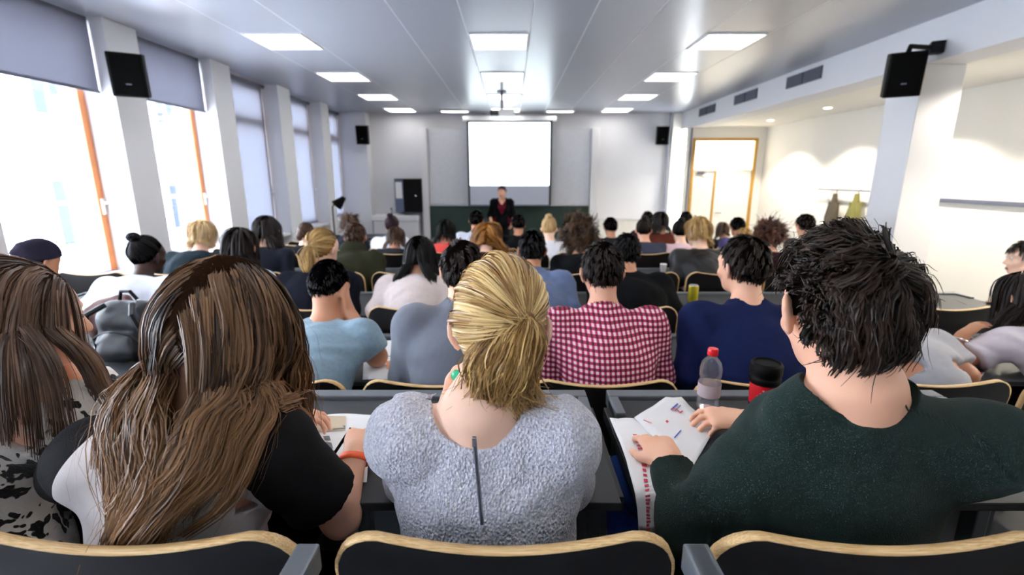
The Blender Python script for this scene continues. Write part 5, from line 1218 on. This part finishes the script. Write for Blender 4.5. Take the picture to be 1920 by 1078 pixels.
p = person('lecturer with short dark red hair in a dark cardigan, standing before the screen', (lt[0], 9.9, PIT)); p.rotation_euler = (0, 0, math.pi)
link('body', make_body(j, .008, z0_, False, (.6, .6)), SK['fair'], p)
lo, hi = bounds(j, .2); F = Field(lo, hi, .009); torso(F, j, .012, False, .04)
for sd in (-1, 1): F.ell(V3(sd*.065, .075, 1.24), (.06, .055, .06), .03)
Rn = np.stack([j.tr, j.tf, j.tu], 1); F.ell(j.neck+np.array([0, .03, .0]), (.07, .11, .06), .005, None, 'sub'); F.cone(j.neck+V3(0, .08, .02), V3(0, .15, 1.24), .065, .012, .005, mode='sub'); F.cut(V3(0, 0, .86), (0, 0, -1))
link('blouse', F.mesh('blouse'), C('wine_red_jersey', (104, 22, 40)), p)
F = Field(lo, hi, .009); torso(F, j, .028, False, .04, .03)
for sd in (-1, 1):
    F.ell(V3(sd*.07, .075, 1.24), (.066, .06, .07), .03); q, n_ = arm(F, j, sd, .016, t1=1.35, male=False, loose=.006); F.cut(q, n_, q-.1, q+.1)
F.ell(j.neck+np.array([0, .02, .02]), (.085, .10, .06), .005, None, 'sub'); F.cone(j.neck+V3(0, .11, .03), V3(0, .19, 1.02), .10, .05, .005, mode='sub'); F.cone(V3(0, .19, 1.02), V3(0, .19, .78), .05, .05, .005, mode='sub'); F.cut(V3(0, 0, .80), (0, 0, -1))
link('cardigan', F.mesh('cardigan', wob=.003, wf=26), C('black_cotton', (14, 16, 20)), p)
F = Field(lo, hi, .014); F.cone(j.pel-j.tr*.06, j.pel+j.tr*.06, .122, .122, .04, (j.tf, .85))
for sd in (-1, 1): F.cone(j.hip[sd], j.knee[sd], .092, .066, .03); F.cone(j.knee[sd], j.ank[sd], .064, .054, .02)
F.cut(V3(0, 0, 1.03), (0, 0, 1)); link('trousers', F.mesh('trousers'), DARKT, p)
for me in make_shoes(j, .012, z0_): link('shoe', me, SHOEM, p)
eyes(p, j, z0_)
tag(link('hair', simple_hair('short', j.R, j.head, j.hs, z0_, 3, 900, .003), hairmat('dark_henna_hair', (34, 12, 20), (92, 30, 44)), p), kind='stuff')

# ================================================================ things on the desks
PK = mat('print_grey', (120, 118, 120), .7); PD = mat('print_dark', (40, 40, 44), .7); PR = mat('print_red', (206, 60, 80), .7, noise=0); PB = mat('print_blue', (70, 90, 170), .7, noise=0); PT = mat('print_tan', (206, 190, 164), .7)
def sheet(name, label, cat, rowsL, rowsR, m, n=8, amp=.002, seed=1, th=.0008, group=None):     # curved sheet between a left and a right edge
    rng = np.random.default_rng(seed); rowsL = np.array(rowsL); rowsR = np.array(rowsR); base = (rowsL.mean(0)+rowsR.mean(0))/2; base[2] = min(rowsL[:, 2].min(), rowsR[:, 2].min())
    def rs(a, q): t = np.linspace(0, len(a)-1, q); return np.stack([np.interp(t, np.arange(len(a)), a[:, i]) for i in range(3)], 1)
    L_, R_ = rs(rowsL, 14), rs(rowsR, 14); V = []
    for i in range(14):
        for k in range(n):
            u = k/(n-1); q = L_[i]*(1-u)+R_[i]*u; q = q+np.array([0, 0, abs(amp*math.sin(u*5+i*.7+seed))]); V.append(q-base)
    Fc = [(i*n+k, i*n+k+1, (i+1)*n+k+1, (i+1)*n+k) for i in range(13) for k in range(n-1)]
    e = empty(name, tuple(base), label, cat, group); o = link('sheet', mesh_np('sheet', V, Fc, True), m, e); md = o.modifiers.new('thickness', 'SOLIDIFY'); md.thickness = th; md.offset = 1
    V = np.array(V)
    def P(u, v, lift=.0016):                                 # point on the sheet, u across, v along
        a = v*13; i = min(int(a), 12); f = a-i; b_ = u*(n-1); k = min(int(b_), n-2); g_ = b_-k
        q = (V[i*n+k]*(1-f)+V[(i+1)*n+k]*f)*(1-g_)+(V[i*n+k+1]*(1-f)+V[(i+1)*n+k+1]*f)*g_
        nn = np.cross(V[i*n+k+1]-V[i*n+k], V[(i+1)*n+k]-V[i*n+k]); nn = nrm(nn); nn = nn if nn[2] > 0 or (abs(nn[2]) < .2 and nn[1] < 0) else -nn
        return q+nn*lift
    def patch(nm, u0, u1, v0, v1, m_, lift=.0016, q=5):
        Vp = [P(u0+(u1-u0)*a/(q-1), v0+(v1-v0)*b_/(q-1), lift) for b_ in range(q) for a in range(q)]
        link(nm, mesh_np(nm, Vp, [(b_*q+a, b_*q+a+1, (b_+1)*q+a+1, (b_+1)*q+a) for b_ in range(q-1) for a in range(q-1)]), m_, e)
    return e, patch, P, base
DZ1 = DZ+.002
# handout in front of the man in green
e, patch, P_, bs = sheet('handout', 'white handout with red figures under the hand of the man in green', 'paper', [atz(1189, 784, DZ1+.004), atz(1243, 838, DZ1+.004), atz(1293, 886, DZ1+.004)], [atz(1266, 734, DZ1+.004), atz(1302, 770, DZ1+.004), atz(1340, 806, DZ1+.004)], M['paper'], amp=.003)
def glyph(ch, u, v, size, m_, e=e, P_=P_, rz=0):
    cu = bpy.data.curves.new('printed_figure', 'FONT'); cu.body = ch; cu.size = size; cu.align_x = 'CENTER'; cu.align_y = 'CENTER'
    tmp = bpy.data.objects.new('tmp', cu); me = bpy.data.meshes.new_from_object(tmp); bpy.data.objects.remove(tmp); me.name = 'printed_figure'
    o = link('printed_figure', me, m_, e); o.location = P_(u, v, .003); o.rotation_euler = (0, 0, rz)
ang = math.atan2(atz(1266, 734, DZ1)[1]-atz(1189, 784, DZ1)[1], atz(1266, 734, DZ1)[0]-atz(1189, 784, DZ1)[0])
glyph('1', .12, .16, .040, PR, rz=ang); glyph('2', .70, .32, .046, PR, rz=ang)
patch('printed_dot', .36, .41, .31, .345, PR, .003, 2); patch('printed_rule', .62, .82, .22, .25, PB, .003, 2); patch('printed_rule', .25, .45, .55, .57, PB, .003, 2); patch('printed_rule', .66, .84, .28, .30, PK, .003, 2)
# newspaper hanging over the desk edge
yE = DESK[1][0]
Lp = [atz(1143, 785, DZ1), atz(1160, 825, DZ1), atz(1176, 870, DZ1), at(1190, 925, yE-.008), at(1196, 965, yE-.014), at(1197, 1000, yE-.016)]
Rp = [atz(1206, 786, DZ1), atz(1232, 825, DZ1), atz(1238, 872, DZ1), at(1233, 925, yE-.008), at(1230, 965, yE-.014), at(1228, 1000, yE-.016)]
e2, patch2, P2, bs2 = sheet('newspaper', 'narrow folded newspaper with red lettering hanging over the desk edge', 'newspaper', Lp, Rp, M['paper'], n=9, amp=.004, seed=2)
rng = np.random.default_rng(3); v = .16
while v < .97:
    h_ = .012+.02*v*rng.random(); w_ = .12+.10*v; u = .42-.06*v+.1*v
    patch2('printed_letter', u, u+w_*(.7+.5*rng.random()), v, v+h_, PR, .0025, 2); v += h_+.012+.008*rng.random()
patch2('printed_edge', .90, .98, .50, .70, PR, .0025, 3)
# newspaper under the pen of the long haired woman
e3, patch3, P3, bs3 = sheet('newspaper', 'crumpled open newspaper with photos under the wristband hand', 'newspaper', [atz(545, 782, DZ1), atz(560, 812, DZ1), atz(585, 850, DZ1), atz(625, 905, DZ1)], [atz(712, 778, DZ1), atz(702, 815, DZ1), atz(692, 850, DZ1), atz(688, 905, DZ1)], M['paper'], n=12, amp=.008, seed=5)
patch3('printed_photo', .22, .62, .05, .32, PT, .002, 6); patch3('printed_headline', .05, .2, .06, .12, PK, .002, 4); patch3('printed_photo', .45, .62, .22, .30, PK, .002, 5)
for i in range(7): patch3('printed_column', .06+.12*(i % 3), .15+.12*(i % 3), .42+.11*(i//3), .50+.11*(i//3), PK, .002, 3)
patch3('printed_photo', .22, .34, .70, .84, PD, .002, 3); patch3('printed_mark', .18, .26, .86, .93, PR, .002, 2); patch3('printed_photo', .40, .52, .88, .97, PD, .002, 3)
pn = atz(636, 842, DZ+.03); pe = empty('pen', tuple(pn), 'dark pen held over the newspaper', 'pen')
q = atz(618, 862, DZ+.006)-pn; q2 = -q*1.3+np.array([0, 0, .02]); B().cyl(tuple(q*.8), tuple(q2), .0042, n=10).build('barrel', M['black'], pe, True); B().cyl(tuple(q), tuple(q*.8), .001, .004, n=10).build('tip', M['chrome'], pe, True)
# bottle, red and black cup
def bottle(pos, s, label, capm, labm, tilt=0, wat=.45):
    e = empty('water_bottle', tuple(pos), label, 'bottle'); e.scale = (s, s, s); e.rotation_euler = (0, tilt, 0)
    prof = [(.026, 0), (.031, .004), (.032, .03), (.030, .036), (.032, .042), (.032, .085), (.029, .092), (.028, .098), (.031, .106), (.0315, .128), (.027, .148), (.017, .160), (.0125, .166), (.0125, .176)]
    B().lathe(prof, n=28).build('bottle_body', M['pet'], e, True)
    B().lathe([(r_*.90, z_+.002) for (r_, z_) in prof if z_ <= .042], n=24).build('water', M['water'], e, True)
    B().lathe([(.0325, .044), (.0325, .083), (.0322, .083), (.0322, .044)], n=28).build('bottle_label', labm, e, True)
    b = B(); b.lathe([(.0145, .170), (.0150, .172), (.0150, .186), (.0135, .190)], n=20); b.build('bottle_cap', capm, e, True)
    return e
LAB = glassmat('pale_pink_label', (.97, .88, .90), .35)
bottle(atz(1326, 765, DZ), 1.04, 'clear plastic water bottle with a bright red cap', mat('red_cap', (226, 28, 40), .35, noise=0), LAB)
bottle(atz(172, 744, DZ), 1.45, 'large clear water bottle with pale blue label beside the leopard print woman', mat('white_blue_cap', (190, 206, 232), .4, noise=0), glassmat('pale_blue_label', (.78, .84, .98), .4), tilt=-.10)
tq = atz(1426, 773, DZ); e = empty('travel_mug', tuple(tq), 'red travel mug with white star emblem and black screw lid', 'mug')
B().lathe([(.032, 0), (.036, .003), (.0375, .03), (.0375, .034)]).build('mug_base', M['black'], e, True)
B().lathe([(.0375, .034), (.040, .10), (.0405, .104)], n=32).build('mug_sleeve', mat('mug_red', (214, 24, 36), .35, noise=.03), e, True)
B().lathe([(.0415, .100), (.0440, .104), (.0440, .118), (.0425, .120), (.0425, .126), (.0450, .130), (.0455, .158), (.041, .165), (.038, .166), (.036, .160), (.02, .160)], n=32).build('mug_lid', M['black'], e, True)
b = B(); ca = -math.pi/2-.42
for i in range(8):
    a = i*math.pi/4+.2; l_ = .019 if i % 2 == 0 else .013; cw = .0024
    def W_(u, v_): th = ca+u/.0395; zz = .070+v_; rr = .0388+(zz-.034)*.038+.0006; return (rr*math.cos(th), rr*math.sin(th), zz)
    d_ = (math.cos(a), math.sin(a)); n2 = (-d_[1], d_[0])
    b.quad(W_(d_[0]*.001+n2[0]*.0006, d_[1]*.001+n2[1]*.0006), W_(d_[0]*.001-n2[0]*.0006, d_[1]*.001-n2[1]*.0006), W_(d_[0]*l_-n2[0]*cw, d_[1]*l_-n2[1]*cw), W_(d_[0]*l_+n2[0]*cw, d_[1]*l_+n2[1]*cw))
o = b.build('star_emblem', M['white'], e); md = o.modifiers.new('thickness', 'SOLIDIFY'); md.thickness = .0006
b = B(); b.quad(W_(.030, -.003), W_(.037, -.003), W_(.037, -.0015), W_(.030, -.0015)); b.build('small_print', M['white'], e)
# papers and cups further down
DZ2 = DESK[2][2]+.002
e4, patch4, P4, b4 = sheet('open_book', 'open white exercise sheets between the blue T-shirt man and the grey suit', 'paper', [atz(684, 640, DZ2), atz(682, 670, DZ2), atz(680, 712, DZ2)], [atz(757, 638, DZ2), atz(764, 670, DZ2), atz(774, 712, DZ2)], M['paper'], amp=.003, seed=7)
patch4('printed_picture', .66, .80, .25, .50, PB, .002, 3); patch4('printed_picture', .5, .62, .60, .80, mat('print_orange', (214, 150, 110), .7), .002, 3); patch4('printed_rule', .1, .9, .48, .50, PK, .002, 3)
e5, patch5, P5, b5 = sheet('handout', 'small white handout with red print near the right edge', 'paper', [atz(1778, 716, DZ2), atz(1800, 704, DZ2)], [atz(1836, 714, DZ2), atz(1846, 698, DZ2)], M['paper'], amp=.002, seed=8)
patch5('printed_banner', .3, .95, .7, .98, PR, .002, 3)
def cup(px, py, zt, s, label):
    e = empty('paper_cup', tuple(atz(px, py, zt)), label, 'cup'); e.scale = (s, s, s)
    B().lathe([(.024, 0), (.025, .002), (.033, .078), (.0345, .082), (.033, .082), (.031, .076), (.023, .006)], n=20).build('cup_body', M['white'], e, True)
    B().lathe([(.0345, .080), (.0358, .083), (.0345, .086), (.0335, .083)], n=20).build('cup_rim', M['white'], e, True)
cup(1243, 510, DESK[4][2], .85, 'small white paper cup on the desk before the black leather jacket'); cup(1260, 477, DESK[5][2], 1.25, 'tall white paper cup on the desk by the denim jacket student')
e = empty('drink_can', tuple(atz(1298, 567, DESK[3][2])), 'yellow green drink can on the third desk', 'can'); CANM = mat('yellow_green_can', (190, 176, 40), .3, metal=.3, noise=.3, scale=30)
B().lathe([(.024, 0), (.028, .003), (.033, .012), (.033, .108), (.030, .118)], n=24).build('can_body', CANM, e, True); B().lathe([(.030, .118), (.0275, .122), (.0265, .120), (.01, .119)], n=24).build('can_top', M['chrome'], e, True); b = B(); b.box(-.008, .008, -.012, .012, .1195, .1215, bev=.0006); b.build('pull_tab', M['chrome'], e)
# backpack and scarf on the second row desk
bq = atz(243, 678, DESK[2][2]); e = empty('backpack', tuple(bq), 'black backpack standing on the second desk by the windows', 'backpack')
F = Field((-.3, -.2, -.05), (.3, .35, .45), .009); F.cone((-.08, .06, .06), (.08, .06, .06), .09, .09, .04); F.cone((-.06, .06, .19), (.06, .06, .19), .085, .085, .05); F.cone((-.055, -.025, .07), (.055, -.025, .07), .05, .05, .012); F.cone((-.05, -.02, .10), (.05, -.02, .10), .045, .045, .012); F.cut((0, 0, .0), (0, 0, -1))
link('bag_body', F.mesh('bag_body', wob=.004, wf=30), C('black_nylon', (16, 18, 26), rough=.5, spec=.4), e)
b = B(); b.tube([(-.11+.022*i, -.072+.004*abs(i-5), .165-.002*(i-5)**2) for i in range(11)], .004, 6); b.build('zip', M['dgrey'], e)
for s_ in (-1, 1): b = B(); b.tube([(s_*.06, .0, .27), (s_*.10, -.06, .24), (s_*.135, -.055, .14), (s_*.13, -.0, .05)], .013, 6); b.build('strap', C('black_nylon', (16, 18, 26)), e, True)
b = B(); b.tube([(-.04, .06, .28), (-.02, .05, .32), (.02, .05, .32), (.04, .06, .28)], .008, 6); b.build('carry_loop', C('black_nylon', (16, 18, 26)), e, True)
sq = atz(160, 660, DESK[2][2]); e = empty('scarf', tuple(sq), 'crumpled mauve brown scarf heaped beside the backpack', 'scarf')
F = Field((-.2, -.15, -.05), (.30, .25, .4), .009); r_ = np.random.default_rng(6)
F.cone((-.05, .02, .04), (.10, .03, .19), .06, .055, .03); F.cone((.02, .0, .14), (.20, .04, .24), .045, .04, .03); F.cone((-.08, .0, .03), (.06, -.02, .03), .05, .05, .03); F.cone((.05, -.03, .06), (.14, -.02, .17), .03, .03, .02); F.cone((-.02, -.05, .05), (.08, -.04, .17), .025, .03, .02)
F.cut((0, 0, 0), (0, 0, -1)); link('scarf_cloth', F.mesh('scarf_cloth', wob=.012, wf=34, seed=3), C('mauve_brown_wool', (118, 92, 88), noise=.35, scale=25), e)
b = B()
for i in range(14):
    x0 = -.10+.012*i; b = B(); b.tube([(x0, -.055, .03), (x0-.003, -.075, .012), (x0-.004, -.085, .004)], .002, 4); b.build('fringe', C('mauve_brown_wool', (118, 92, 88)), e)
bpy.data.scenes.remove(TMP)
